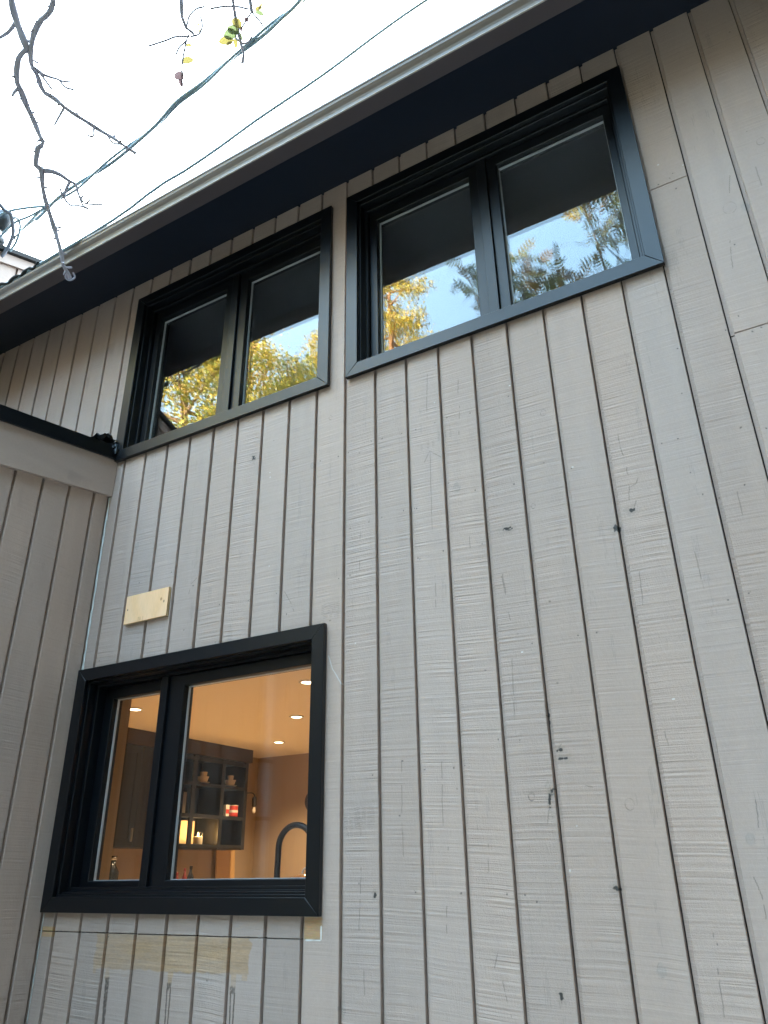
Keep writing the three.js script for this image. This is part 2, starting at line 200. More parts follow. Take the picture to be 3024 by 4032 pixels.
  return texture(d, n, n, true, false);
})();
// the same paint elsewhere: 1.44 m square, wraps
const paintTile = (() => {
  const n = 1024, d = new Uint8Array(n * n * 4);
  for (let j = 0; j < n; j++) for (let i = 0; i < n; i++) {
    const u = i / n, v = j / n, o = (j * n + i) * 4;
    let t = 1 + 0.10 * (noise(u * 5, v * 4, 2, 5, 4) - 0.5) + 0.07 * (noise(u * 40, v * 5, 6, 40, 5) - 0.5) + 0.05 * (noise(u * 300, v * 160, 5, 300, 160) - 0.5);
    const blot = noise(u * 9, v * 6, 33, 9, 6) * noise(u * 31, v * 23, 34, 31, 23); if (blot > 0.6) t *= 1 - 0.6 * Math.min(0.35, blot - 0.6);
    const s = 0.05 * (noise(u * 6, v * 5, 15, 6, 5) - 0.5);
    d[o] = toSRGB(PAINT[0] * t * (1 + s)); d[o + 1] = toSRGB(PAINT[1] * t); d[o + 2] = toSRGB(PAINT[2] * t * (1 - s)); d[o + 3] = 255;
  }
  return texture(d, n, n, true, true);
})();
const MAT = {
  wall: new THREE.MeshPhysicalMaterial({ map: wallMap, bumpMap: sawn, bumpScale: 0.0042, roughness: 0.62 }),
  wallSmooth: new THREE.MeshPhysicalMaterial({ map: wallMap, bumpMap: sawn, bumpScale: 0.0024, roughness: 0.58 }),
  wallRough: new THREE.MeshPhysicalMaterial({ map: wallMap, bumpMap: sawn, bumpScale: 0.0058, roughness: 0.66 }),
  siding: new THREE.MeshPhysicalMaterial({ map: paintTile, color: new THREE.Color().setRGB(1, 1, 1), bumpMap: sawn, bumpScale: 0.002, roughness: 0.62 }),
  wing: new THREE.MeshPhysicalMaterial({ map: paintTile, bumpMap: sawn, bumpScale: 0.0035, roughness: 0.62, color: new THREE.Color().setRGB(1, 1, 1) }),
  wingTrim: new THREE.MeshPhysicalMaterial({ map: paintTile, roughness: 0.55 }),
  crack: M(0.014, 0.011, 0.01, 0.9),
  paint: new THREE.MeshPhysicalMaterial({ map: paintTile, roughness: 0.55 }),
  black: M(0.0012, 0.0022, 0.0042, 0.36),
  blackDeep: M(0.006, 0.007, 0.008, 0.42),
  soffit: M(0.006, 0.012, 0.027, 0.7),  // blue of the lens-flare veil put into the soffit colour
  gutter: M(0.185, 0.156, 0.138, 0.4),
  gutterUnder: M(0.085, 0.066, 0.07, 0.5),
  bead: M(0.5, 0.44, 0.39, 0.45),
  metal: M(0.62, 0.64, 0.65, 0.38, { metalness: 0.35 }),
  glass: new THREE.MeshPhysicalMaterial({ color: 0xffffff, roughness: 0, transmission: 1, thickness: 0, ior: 1.56 }),
  kitchenGlass: new THREE.MeshPhysicalMaterial({ color: 0xffffff, roughness: 0, transmission: 1, thickness: 0, ior: 1.6 }),
  roof: M(0.035, 0.034, 0.034, 0.9),
  caulk: M(0.62, 0.63, 0.6, 0.6),
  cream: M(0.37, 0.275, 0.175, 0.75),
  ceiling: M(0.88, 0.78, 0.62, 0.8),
  cabinet: M(0.008, 0.009, 0.0095, 0.45),
  room: M(0.2, 0.2, 0.2, 0.85),
};
// texture coordinates of a board: uv for colour, uv1 for the saw marks (each board takes its own stretch of them)
function boardUV(g, seed, wall) {
  const P = g.attributes.position, a = new Float32Array(P.count * 2), b = new Float32Array(P.count * 2);
  const col = Math.floor(hash2(seed, 3, 1) * 4) * 0.18, dv = hash2(seed, 5, 2) * 1.44, du = hash2(seed, 8, 2) * 1.44, x0 = Math.floor(seed) * 0;
  g.computeBoundingBox(); const left = g.boundingBox.min.x + x0;
  for (let i = 0; i < P.count; i++) {
    const x = P.getX(i), y = P.getY(i);
    a[2 * i] = wall ? (x - WX0) / WS : (x + du) / 1.44; a[2 * i + 1] = wall ? (y - WY0) / WS : (y + dv) / 1.44;
    b[2 * i] = (col + Math.min(0.178, Math.max(0.002, x - left - 0.012))) / 0.72; b[2 * i + 1] = (y + dv) / 1.44;
  }
  g.setAttribute('uv', new THREE.BufferAttribute(a, 2)); g.setAttribute('uv1', new THREE.BufferAttribute(b, 2)); return g;
}
function boardGeometry(points, x0, z, lips, seed, wall, side = -1) {   // face outline plus the recessed lip along one edge
  const list = [poly(points, z - 0.025, z, 0.0018)];
  for (const [lo, hi] of lips) list.push(block(x0 + side * 0.0145, x0 - side * 0.003, lo + 0.001, hi - 0.001, z - 0.0255, z - 0.016, 0));
  return boardUV(join(list), seed, wall);
}

// ---------------------------------------------------------------- ground
{
  const n = 512, d = new Uint8Array(n * n * 4);
  for (let j = 0; j < n; j++) for (let i = 0; i < n; i++) { const u = i / n, v = j / n, t = 0.6 + 0.5 * noise(u * 60, v * 60, 3, 60, 60) + 0.3 * noise(u * 200, v * 200, 4, 200, 200), g = noise(u * 8, v * 8, 6, 8, 8), o = (j * n + i) * 4; d[o] = toSRGB((0.085 - 0.03 * g) * t); d[o + 1] = toSRGB((0.075 - 0.005 * g) * t); d[o + 2] = toSRGB((0.055 - 0.025 * g) * t); d[o + 3] = 255; }
  const t = texture(d, n, n, true, true); t.repeat.set(120, 120);
  const g = new THREE.PlaneGeometry(700, 700); g.rotateX(-Math.PI / 2);
  structure('ground', g, new THREE.MeshStandardMaterial({ map: t, roughness: 0.95 }), 'yard of trodden earth and thin grass in front of the house');
}

{ // unseen pale concrete flags, added to bounce light up the wall; joints left open
  const bed = structure('added_patio', block(1.2, 6.36, -0.05, 0.012, -0.005, 6.3, 0), M(0.12, 0.11, 0.1, 0.95), 'unseen pale paving added to bounce light up the wall');
  const R = rng(55), kinds = [0, 1, 2].map((i) => M(0.58 + 0.04 * i, 0.56 + 0.035 * i, 0.52 + 0.03 * i, 0.85));
  const g = block(-0.309, 0.309, -0.04, 0.0, -0.309, 0.309, 0.006);
  for (let i = 0; i < 8; i++) for (let j = 0; j < 10; j++) { const f = mesh('flagstone', g, kinds[Math.floor(R() * 3)], bed); f.position.set(1.54 + i * 0.63, 0.042 + 0.003 * R(), 0.32 + j * 0.63); f.rotation.y = 0.006 * (R() - 0.5); }
}

// ---------------------------------------------------------------- the house
const house = thing('house', 'grey board-clad house with black framed windows under a dark eave', 'house');
const EAVE = 5.384;
const OPEN = [   // inner edges of the trim: x0, x1, y0, y1, then the trim's outer edges
  { i: [0, 1.458, 3.990, 5.135], o: [-0.072, 1.530, 3.917, 5.209] },
  { i: [1.712, 3.176, 3.990, 5.135], o: [1.640, 3.247, 3.917, 5.209] },
  { i: [-0.008, 1.472, 1.512, 2.550], o: [-0.0785, 1.539, 1.445, 2.617] },
];
{
  const X0 = -3.48, X1 = 6.4, hole = (w) => [w.i[0] - 0.022, w.i[1] + 0.022, w.i[2] - 0.022, w.i[3] + 0.022];
  const wall = mesh('main_wall', poly(rect(X0, X1, 0, 5.60), -0.2, -0.0275, 0, OPEN.map((w) => rect(...hole(w)).reverse())), MAT.crack, house);
  // boards, cut round the openings; two butt joints up at the right and a patch line under the kitchen window
  const cuts = { 18: [4.3635], 19: [3.4815] }; for (let k = -1; k <= 7; k++) cuts[k] = [1.3655]; cuts[8] = [];
  const R = rng(91);
  for (let k = -19; k < 34; k++) {
    const a = k * PITCH + 0.0135, b = (k + 1) * PITCH - 0.0055;
    const dz = (R() - 0.5) * 0.0022, tilt = (R() - 0.5) * 0.0012;
    const low = k < -1 ? 3.55 : 0.28, cut = (cuts[k] ?? []).concat([0.28 - 1e9]);
    const ys = new Set([low, EAVE + 0.02]); const hs = OPEN.map(hole);
    for (const h of hs) if (h[0] < b && h[1] > a) { ys.add(h[2]); ys.add(h[3]); }
    for (const c of cut) if (c > low) ys.add(c);
    const Y = [...ys].sort((p, q) => p - q), slabs = [];
    for (let i = 0; i + 1 < Y.length; i++) {
      let l = a, r = b; const m = (Y[i] + Y[i + 1]) / 2;
      for (const h of hs) if (m > h[2] && m < h[3]) { if (h[0] <= l + 0.004 && h[1] >= r - 0.004) l = r = 0; else if (h[0] <= l + 0.004) l = Math.max(l, h[1]); else if (h[1] >= r - 0.004) r = Math.min(r, h[0]); }
      if (r - l > 0.004) slabs.push([Y[i], Y[i + 1], l, r]);
    }
    let run = [];
    const flush = () => {
      if (!run.length) return;
      run[0][0] += 0.0018; run[run.length - 1][1] -= 0.0018;
      const right = [], left = []; for (const [y0, y1, l, r] of run) { right.push([r, y0], [r, y1]); left.push([l, y0], [l, y1]); }
      const pts = right.concat(left.reverse()).filter((p, i, arr) => { const q = arr[(i + arr.length - 1) % arr.length]; return Math.hypot(p[0] - q[0], p[1] - q[1]) > 1e-6; });
      const clean = pts.filter((p, i, arr) => { const q = arr[(i + arr.length - 1) % arr.length], s = arr[(i + 1) % arr.length]; return Math.abs((p[0] - q[0]) * (s[1] - q[1]) - (p[1] - q[1]) * (s[0] - q[0])) > 1e-9; });
      const patch = k >= -1 && k <= 7 && run[run.length - 1][1] < 1.55 && run[0][0] > 1.3;
      mesh('siding_board', boardGeometry(clean, a, dz + (patch ? 0.0012 : 0), run.filter((q) => q[2] === a).map((q) => [q[0], q[1]]), k * 3 + 100 + run.length, k >= -1 && k < 25), k >= -1 && k < 25 ? [MAT.wallSmooth, MAT.wall, MAT.wallRough][Math.floor(hash2(k, 41, 6) * 3)] : MAT.siding, wall);
      run = [];
    };
    for (const s of slabs) { if (run.length && (Math.abs(run[run.length - 1][1] - s[0]) > 1e-6 || cut.some((c) => Math.abs(c - s[0]) < 1e-6))) flush(); run.push([...s]); }
    flush();
  }
  mesh('foundation', block(X0, X1, -0.3, 0.285, -0.2, -0.012, 0), M(0.3, 0.29, 0.28, 0.9), house);
}

// windows: trim boards, stepped frame, two sashes with double panes and metal spacers
function makeWindow(w, glassA, glassB, glass, slider, label) {
  const win = new THREE.Group(); win.name = 'window'; win.userData.label = label; house.add(win);
  const [x0, x1, y0, y1] = w.i, [a0, a1, b0, b1] = w.o, zt = 0.030, zb = 0.0008;
  for (const [p, l] of [[[[a0, b0], [a1, b0], [x1, y0], [x0, y0]]], [[[a1, b0], [a1, b1], [x1, y1], [x1, y0]]], [[[a1, b1], [a0, b1], [x0, y1], [x1, y1]]], [[[a0, b1], [a0, b0], [x0, y0], [x0, y1]]]]) {
    const cx = p.reduce((s, q) => s + q[0], 0) / 4, cy = p.reduce((s, q) => s + q[1], 0) / 4;
    mesh('trim', poly(p.map((q) => [q[0] + Math.sign(cx - q[0]) * 0.0004, q[1] + Math.sign(cy - q[1]) * 0.0004]), zb + 0.004, zt, 0.002), MAT.black, win);
  }
  const e = 0.020;
  mesh('frame', [ring(x0 - e, x1 + e, y0 - e, y1 + e, x0 + 0.010, x1 - 0.010, y0 + 0.010, y1 - 0.010, -0.045, 0.004, 0.002),
    ring(x0 - e, x1 + e, y0 - e, y1 + e, x0 + 0.026, x1 - 0.026, y0 + 0.026, y1 - 0.026, -0.19, -0.0455, 0.002)], MAT.black, win);
  const zm = glassA[4], m0 = glassA[1], m1 = glassB[0];
  const zs = [glassA, glassB].map((g) => g[4]);
  const c0 = (m0 + m1) / 2;
  if (!slider) mesh('mullion', block(c0 - 0.026, c0 + 0.026, y0 + 0.026, y1 - 0.026, -0.185, -0.052, 0.002), MAT.black, win);
  [glassA, glassB].forEach((g, n) => {
    const [gx0, gx1, gy0, gy1, z] = g;
    const ox0 = n ? (slider ? g[6] : c0 + 0.0265) : x0 + 0.0265, ox1 = n ? x1 - 0.0265 : (slider ? g[6] : c0 - 0.0265);
    const oy0 = y0 + 0.0265, oy1 = y1 - 0.0265, f = z + 0.03, r = z - 0.032;
    const sash = mesh('sash', [ring(ox0, ox1, oy0, oy1, gx0, gx1, gy0, gy1, r, f, 0.003),
      ring(ox0 + 0.012, ox1 - 0.012, oy0 + 0.012, oy1 - 0.012, gx0 + 0.001, gx1 - 0.001, gy0 + 0.001, gy1 - 0.001, r - 0.004, f - 0.012, 0.001)], MAT.black, win);
    const s = 0.004;
    mesh('spacer', ring(gx0 - s, gx1 + s, gy0 - s, gy1 + s, gx0 + 0.0045, gx1 - 0.0045, gy0 + 0.0045, gy1 - 0.0045, z - 0.0145, z - 0.0015, 0), MAT.metal, win);
    for (const dz of [0, -0.016]) { const p = new THREE.PlaneGeometry(gx1 - gx0 + 2 * s, gy1 - gy0 + 2 * s); p.translate((gx0 + gx1) / 2, (gy0 + gy1) / 2, z + dz); mesh('glass_pane', p, glass, win); }
    void sash;
  });
  if (slider) {
    mesh('sill_track', [block(x0 + 0.027, x1 - 0.027, y0 + 0.0262, y0 + 0.040, -0.066, -0.050, 0.002), block(x0 + 0.012, x1 - 0.012, y0 + 0.0105, y0 + 0.020, -0.040, -0.012, 0.002)], MAT.black, win);
    mesh('meeting_post', block(m0 + 0.012, m0 + 0.060, y0 + 0.0265, y1 - 0.0265, -0.098, -0.052, 0.003), MAT.black, win);
  }
  return win;
}
const gy = [4.057, 5.042];
makeWindow(OPEN[0], [0.072, 0.652, ...gy, -0.1], [0.832, 1.386, ...gy, -0.1], MAT.glass, false, 'upper black double window nearer the lower side wing, reflecting golden trees');
makeWindow(OPEN[1], [1.786, 2.370, ...gy, -0.1], [2.534, 3.112, ...gy, -0.1], MAT.glass, false, 'upper black double window reflecting blue sky and fern-like leaves');
makeWindow(OPEN[2], [0.080, 0.462, 1.577, 2.468, -0.128, 0, 0.500], [0.622, 1.405, 1.577, 2.468, -0.100, 0, 0.470], MAT.kitchenGlass, true, 'lower black sliding window with the warm lit kitchen behind');

// eave: sloping soffit, gutter, roof
const along = (pts, x0, x1, bevel = 0) => poly(pts.map(([z, y]) => [-z, y]), x0, x1, bevel).rotateY(Math.PI / 2);   // a profile in z, y drawn out along x
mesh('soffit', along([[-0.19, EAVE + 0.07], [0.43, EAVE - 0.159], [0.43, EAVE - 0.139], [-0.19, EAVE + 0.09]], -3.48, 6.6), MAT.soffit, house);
{
  const prof = [[0.434, 5.283], [0.434, 5.1955], [0.519, 5.1955], [0.5245, 5.199], [0.5265, 5.216], [0.5315, 5.230], [0.5415, 5.241], [0.5495, 5.253], [0.5525, 5.268], [0.5575, 5.272], [0.5585, 5.283], [0.553, 5.286]];
  const inner = prof.map(([z, y], i) => [z + (i < 2 ? 0.0016 : -0.0016), y + (i > 0 && i < 4 ? 0.0016 : 0.0004)]).reverse();
  const gut = mesh('gutter', along(prof.concat(inner), -3.49, 6.6), MAT.gutter, house);
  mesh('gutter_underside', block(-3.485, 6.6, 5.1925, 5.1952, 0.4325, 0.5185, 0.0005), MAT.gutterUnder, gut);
  mesh('gutter_bead', tube([[-3.485, 5.1972, 0.5222], [0, 5.1972, 0.5222], [6.6, 5.1972, 0.5222]], 0.0045, 8, 2), MAT.bead, gut);
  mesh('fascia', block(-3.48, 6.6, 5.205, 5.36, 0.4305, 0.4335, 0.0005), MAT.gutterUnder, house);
}
{
  mesh('roof', along([[0.535, 5.290], [0.535, 5.305], [-5.5, 7.55], [-11.4, 5.36], [-11.4, 5.28], [-5.5, 7.44], [0.40, 5.290]], -3.48, 6.6), MAT.roof, house);
  mesh('end_wall', block(6.2, 6.38, 0, 7.2, -11.2, -0.2, 0), MAT.paint, house);
  mesh('rear_wall', block(-3.4, 6.2, 0, 5.5, -11.2, -11.0, 0), MAT.paint, house);
}

// ---------------------------------------------------------------- the lower wing at the left, its wall turned towards +x
{
  const slope = 0.165, XF = -0.081, ZE = 2.45, top = (z) => 3.925 - slope * z;
  const wall = mesh('wing_wall', poly([[-ZE, 0], [0.02, 0], [0.02, top(-0.02)], [-ZE, top(ZE)]], -0.2, -0.0275, 0).rotateY(Math.PI / 2).translate(XF, 0, 0), MAT.crack, house);
  const R = rng(17), wp = 0.1705;
  for (let k = -1; k < 14; k++) {
    // channel lines at z = 0.112 + n * pitch; board k lies between channels k and k + 1, its lip on the far side
    const zn = Math.min(ZE, 0.112 + k * wp + wp), zf = Math.max(0.004, 0.112 + k * wp);
    const b = -(zf + 0.0145) , a = -(zn - 0.0055);
    if (b - a < 0.02) continue;
    const g = boardGeometry([[a, 0.28], [b, 0.28], [b, top(-b)], [a, top(-a)]], b, (R() - 0.5) * 0.002, [[0.28, top(-b)]], 500 + k * 2, false, 1);
    g.rotateY(Math.PI / 2).translate(XF, 0, 0); mesh('siding_board', g, MAT.wing, wall);
  }
  const strip = (yt, yb, x0, x1, z0, z1, bevel) => poly([[-z1, yb - slope * z1], [-z0, yb - slope * z0], [-z0, yt - slope * z0], [-z1, yt - slope * z1]], x0, x1, bevel).rotateY(Math.PI / 2);
  const fg = strip(3.935, 3.687, XF + 0.0008, XF + 0.0235, 0.003, ZE, 0.002); { const P = fg.attributes.position, a = new Float32Array(P.count * 2); for (let i = 0; i < P.count; i++) { a[2 * i] = P.getY(i) / 1.44; a[2 * i + 1] = P.getZ(i) / 1.44; } fg.setAttribute('uv', new THREE.BufferAttribute(a, 2)); }
  mesh('wing_fascia', fg, MAT.wingTrim, house);
  mesh('wing_flashing', [strip(4.022, 3.932, XF + 0.026, XF + 0.031, 0.004, ZE, 0.001), strip(4.0265, 4.020, -0.5, XF + 0.0315, 0.004, ZE, 0.001), strip(3.938, 3.932, XF + 0.0312, XF + 0.040, 0.004, ZE, 0.001)], MAT.black, house);
  mesh('wing_roof', [strip(4.019, 3.94, -1.99, XF + 0.024, 0.002, ZE, 0)], MAT.roof, house);
  mesh('wing_end_wall', block(-1.99, XF - 0.2, 0, 3.3, ZE - 0.2, ZE, 0), MAT.paint, house);
  // crumpled membrane where the flashing meets the upper window
  const mg = new THREE.PlaneGeometry(0.16, 0.15, 14, 12), mp = mg.attributes.position;
  for (let i = 0; i < mp.count; i++) { const x = mp.getX(i), y = mp.getY(i); mp.setXYZ(i, x + 0.02 * (noise(x * 60, y * 60, 3) - 0.5), y * (0.7 + 0.5 * noise(x * 22, 3, 8)), 0.055 * noise(x * 24 + 4, y * 30, 5) + 0.03 * noise(x * 70, y * 70, 6)); }
  mg.rotateX(-Math.PI / 2 + 0.16).translate(-0.135, 4.016, 0.085); mg.computeVertexNormals();
  mesh('flashing_membrane', [mg, tube([[-0.085, 4.05, 0.012], [-0.066, 4.03, 0.03], [-0.05, 4.0, 0.034], [-0.046, 3.955, 0.036]], (f) => 0.017 + 0.008 * Math.sin(f * 19), 7, 5), tube([[-0.16, 4.035, 0.02], [-0.11, 4.045, 0.03], [-0.07, 4.02, 0.05], [-0.045, 3.99, 0.06]], (f) => 0.012 + 0.006 * Math.sin(f * 23), 7, 5)], MAT.blackDeep, house);
  // caulk down the inside corner
  const pts = []; for (let i = 0; i <= 46; i++) { const y = 3.68 - i * 0.0245; pts.push([XF + 0.003 + 0.0022 * (noise(i * 0.9, 1, 3) - 0.5), y, 0.003 + 0.002 * noise(i * 0.8, 4, 5)]); }
  mesh('caulk_bead', tube(pts, (f) => 0.0036 + 0.0035 * noise(f * 40, 2, 9), 6, 2), MAT.caulk, house);
  const low = []; for (let i = 0; i <= 30; i++) low.push([XF + 0.002 + 0.002 * (noise(i * 0.9, 7, 3) - 0.5), 1.44 - i * 0.035, 0.003]);
  mesh('caulk_bead', tube(low, (f) => 0.0016 + 0.0022 * noise(f * 30, 6, 9), 6, 2), M(0.42, 0.41, 0.38, 0.6), house);
  // downspout with straps
  const dsp = mesh('downspout', block(XF + 0.012, XF + 0.075, 0.15, 3.42, 1.318, 1.402, 0.008), M(0.72, 0.74, 0.76, 0.35), house);
  for (const y of [2.30, 1.93, 2.95, 1.2]) mesh('strap', block(XF + 0.004, XF + 0.079, y - 0.012, y + 0.012, 1.300, 1.420, 0.003), M(0.12, 0.12, 0.12, 0.5), dsp);
}

// ---------------------------------------------------------------- taller part of the house: its side wall rises above the low wing and shows over the gutter
{
  const t = thing('rooftop_storey', 'board-clad upper storey wall with dark sloping roof edge beyond the gutter', 'building');
  const XB = -2.0, rake = (z) => 6.66 - 0.37 * z, up = (pts, x0, x1, bevel = 0) => poly(pts.map(([z, y]) => [-z, y]), x0, x1, bevel).rotateY(Math.PI / 2).translate(XB, 0, 0);
  mesh('wall', up([[4.2, 3.2], [0.66, 3.2], [0.66, 5.4], [-7, 5.4], [-7, rake(-7)], [4.2, rake(4.2)]], -0.22, -0.0275), MAT.crack, t);
  for (let k = -24; k < 22; k++) {
    const far = -0.143 + k * 0.18, near = far + 0.18, b = -(far + 0.0145), a = -(near - 0.0055), low = far > 0.5 ? 3.4 : 5.2;
    const g = boardGeometry([[a, low], [b, low], [b, rake(-b) - 0.05], [a, rake(-a) - 0.05]], b, 0, [[low, rake(-b) - 0.05]], 700 + k, false, 1);
    g.rotateY(Math.PI / 2).translate(XB, 0, 0); mesh('siding_board', g, MAT.siding, t);
  }
  const strip = (t0, t1, x0, x1, z0 = -7, z1 = 4.25) => up([[z1, rake(z1) + t0], [z0, rake(z0) + t0], [z0, rake(z0) + t1], [z1, rake(z1) + t1]], x0, x1, 0.002);
  const trim = strip(-0.157, -0.048, 0.003, 0.026); { const P = trim.attributes.position, q = new Float32Array(P.count * 2); for (let i = 0; i < P.count; i++) { q[2 * i] = P.getY(i) / 1.44; q[2 * i + 1] = P.getZ(i) / 1.44; } trim.setAttribute('uv', new THREE.BufferAttribute(q, 2)); }
  mesh('rake_trim', trim, MAT.paint, t);
  mesh('roof_edge', strip(-0.045, 0.0, -4.6, 0.062), MAT.roof, t);
}

// ---------------------------------------------------------------- rooms behind the glass
const KF = 0.5, KC = 2.94;
structure('kitchen_floor', block(-3.2, 6.2, KF - 0.12, KF, -5.4, -0.2005, 0), M(0.48, 0.35, 0.21, 0.5), 'timber kitchen floor behind the lower window');
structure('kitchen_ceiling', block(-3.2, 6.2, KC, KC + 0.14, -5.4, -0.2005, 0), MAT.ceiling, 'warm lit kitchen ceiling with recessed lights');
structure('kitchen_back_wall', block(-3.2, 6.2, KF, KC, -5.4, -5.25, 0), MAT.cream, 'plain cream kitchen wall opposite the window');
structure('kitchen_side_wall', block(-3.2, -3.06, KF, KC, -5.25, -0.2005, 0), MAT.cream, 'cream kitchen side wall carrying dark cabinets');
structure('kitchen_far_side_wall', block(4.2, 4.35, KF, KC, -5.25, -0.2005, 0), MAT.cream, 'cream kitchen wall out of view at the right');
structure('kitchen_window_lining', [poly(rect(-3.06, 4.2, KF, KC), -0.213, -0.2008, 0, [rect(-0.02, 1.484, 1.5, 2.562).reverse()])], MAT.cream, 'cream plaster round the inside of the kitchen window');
structure('kitchen_partition_wall', block(-0.47, -0.35, KF, KC, -0.612, -0.2135, 0.003), MAT.cream, 'short cream partition wall just inside the kitchen window');
structure('upper_room_floor', block(-3.2, 6.2, 3.09, 3.2, -5.4, -0.2005, 0), MAT.room, 'dim floor of the upper room');
structure('upper_room_ceiling', block(-3.2, 6.2, 5.3, 5.42, -5.4, -0.2005, 0), MAT.room, 'dim ceiling of the upper room');
structure('upper_room_back_wall', block(-3.2, 6.2, 3.2, 5.3, -5.4, -5.25, 0), MAT.room, 'dim rear wall of the upper room');
structure('upper_room_side_wall', [block(-3.2, -3.06, 3.2, 5.3, -5.25, -0.2005, 0), block(6.0, 6.15, 3.2, 5.3, -5.25, -0.2005, 0)], MAT.room, 'dim side walls of the upper room');

// recessed lights
const WARM = new THREE.Color(1.0, 0.75, 0.46);
const glow = new THREE.MeshStandardMaterial({ color: 0x000000, emissive: new THREE.Color(1.0, 0.74, 0.42), emissiveIntensity: 1.2 });
[[-0.025, -2.043, 'recessed ceiling light closest to the kitchen window'], [-0.951, -3.173, 'recessed ceiling light in the middle of the row of three'], [-2.025, -4.312, 'recessed ceiling light by the back wall of the kitchen'], [-1.913, -2.065, 'recessed ceiling light seen through the narrow window pane']].forEach(([x, z, label]) => {
  const t = thing('ceiling_light', label, 'ceiling light', [x, KC, z], 'recessed kitchen lights');
  mesh('trim_ring', lathe([[0.048, -0.001], [0.07, -0.001], [0.072, -0.006], [0.066, -0.011], [0.05, -0.009], [0.048, -0.001]], 28), M(0.8, 0.78, 0.72, 0.4), t);
  mesh('lamp_lens', lathe([[0, -0.012], [0.03, -0.0115], [0.0475, -0.008], [0.0475, -0.003], [0, -0.003]], 24), glow, t);
  const s = new THREE.SpotLight(WARM, 2.05, 0, 1.12, 0.8, 2); s.position.set(0, -0.02, 0); s.target.position.set(0, -2, 0); s.castShadow = true; s.shadow.radius = 2; t.add(s, s.target);
});

// wall cabinets along the side wall
const CX = -2.7;
{
  const t = thing('wall_cabinet', 'dark wall cabinets with open shelves behind the kitchen window', 'cabinet');
  const bk = -3.055, y0 = 1.845, y1 = 2.79, z0 = -2.5, z1 = -4.63;
  mesh('carcass', [block(bk, bk + 0.015, y0, y1, z1, z0), block(bk, CX - 0.022, y1 - 0.02, y1, z1, z0), block(bk, CX - 0.022, y0, y0 + 0.02, z1, z0), block(bk, CX - 0.022, y0 + 0.02, y1 - 0.02, z0 - 0.02, z0), block(bk, CX - 0.022, y0 + 0.02, y1 - 0.02, z1, z1 + 0.02), block(bk, CX - 0.022, y0 + 0.02, y1 - 0.02, -3.44, -3.42), block(bk, CX - 0.022, y0 + 0.02, y1 - 0.02, -4.205, -4.185)], MAT.cabinet, t);
  for (const [a, b] of [[-2.505, -2.95], [-2.955, -3.42]]) { const d = mesh('door', [ring(-a, -b, y0 + 0.003, y1 - 0.003, -a + 0.07, -b - 0.07, y0 + 0.075, y1 - 0.075, -0.02, 0, 0.002), block(-a + 0.069, -b - 0.069, y0 + 0.074, y1 - 0.074, -0.018, -0.008, 0)].map((g) => g.rotateY(Math.PI / 2).translate(CX, 0, 0)), MAT.cabinet, t); mesh('handle', block(CX + 0.001, CX + 0.024, y0 + 0.05, y0 + 0.17, b + 0.03, b + 0.042, 0.003), M(0.25, 0.22, 0.17, 0.35, { metalness: 0.6 }), d); }
  for (const z of [-3.445, -3.73, -4.195, -4.6]) mesh('stile', block(CX - 0.021, CX, y0, y1, z - 0.028, z + 0.028, 0.002), MAT.cabinet, t);
  for (const y of [y0 + 0.035, 2.175, 2.50, y1 - 0.03]) mesh('rail', block(CX - 0.019, CX - 0.001, y - 0.024, y + 0.01, -4.6, -3.46, 0.001), MAT.cabinet, t);
  for (const y of [2.19, 2.51]) mesh('shelf', block(bk + 0.016, CX - 0.024, y - 0.02, y, -4.605, -3.445), MAT.cabinet, t);
  mesh('shade_panel', block(bk, CX + 0.03, y1 + 0.001, KC - 0.001, z1 - 0.03, z0 + 0.02, 0.002), M(0.05, 0.032, 0.022, 0.6), t);  // shade above the cabinets put in as a dark brown panel
}
const ivory = M(0.72, 0.62, 0.45, 0.35);
function cupStack(name, label, z, wide) {
  const t = thing(name, label, 'cup', [-2.79, 2.511, z]);
  mesh('saucer', lathe([[0, 0.002], [0.05, 0.003], [0.078, 0.013], [0.078, 0.016], [0.045, 0.008], [0, 0.007]], 24), ivory, t);
  mesh('bowl', lathe([[0, 0.008], [0.034, 0.009], [0.05, 0.03], [0.058, 0.06], [0.066, 0.075], [0.063, 0.075], [0.05, 0.055], [0, 0.03]], 24), ivory, t);
  mesh('cup', lathe([[0, 0.073], [0.03, 0.074], [0.038, 0.09], [0.042, 0.125], [0.039, 0.125], [0.03, 0.09], [0, 0.085]], 24).scale(wide, 1, wide), ivory, t);
  mesh('handle', new THREE.TorusGeometry(0.022, 0.005, 6, 14, Math.PI * 1.3).rotateY(Math.PI / 2).translate(0, 0.045, 0.062), ivory, t);
}
cupStack('cup_stack', 'ivory cup and bowl stacked on the top shelf, further from the wall lamp', -3.96, 1);
cupStack('teacup_stack', 'ivory cup and bowl stacked on the top shelf, beside the cabinet end', -4.42, 0.85);
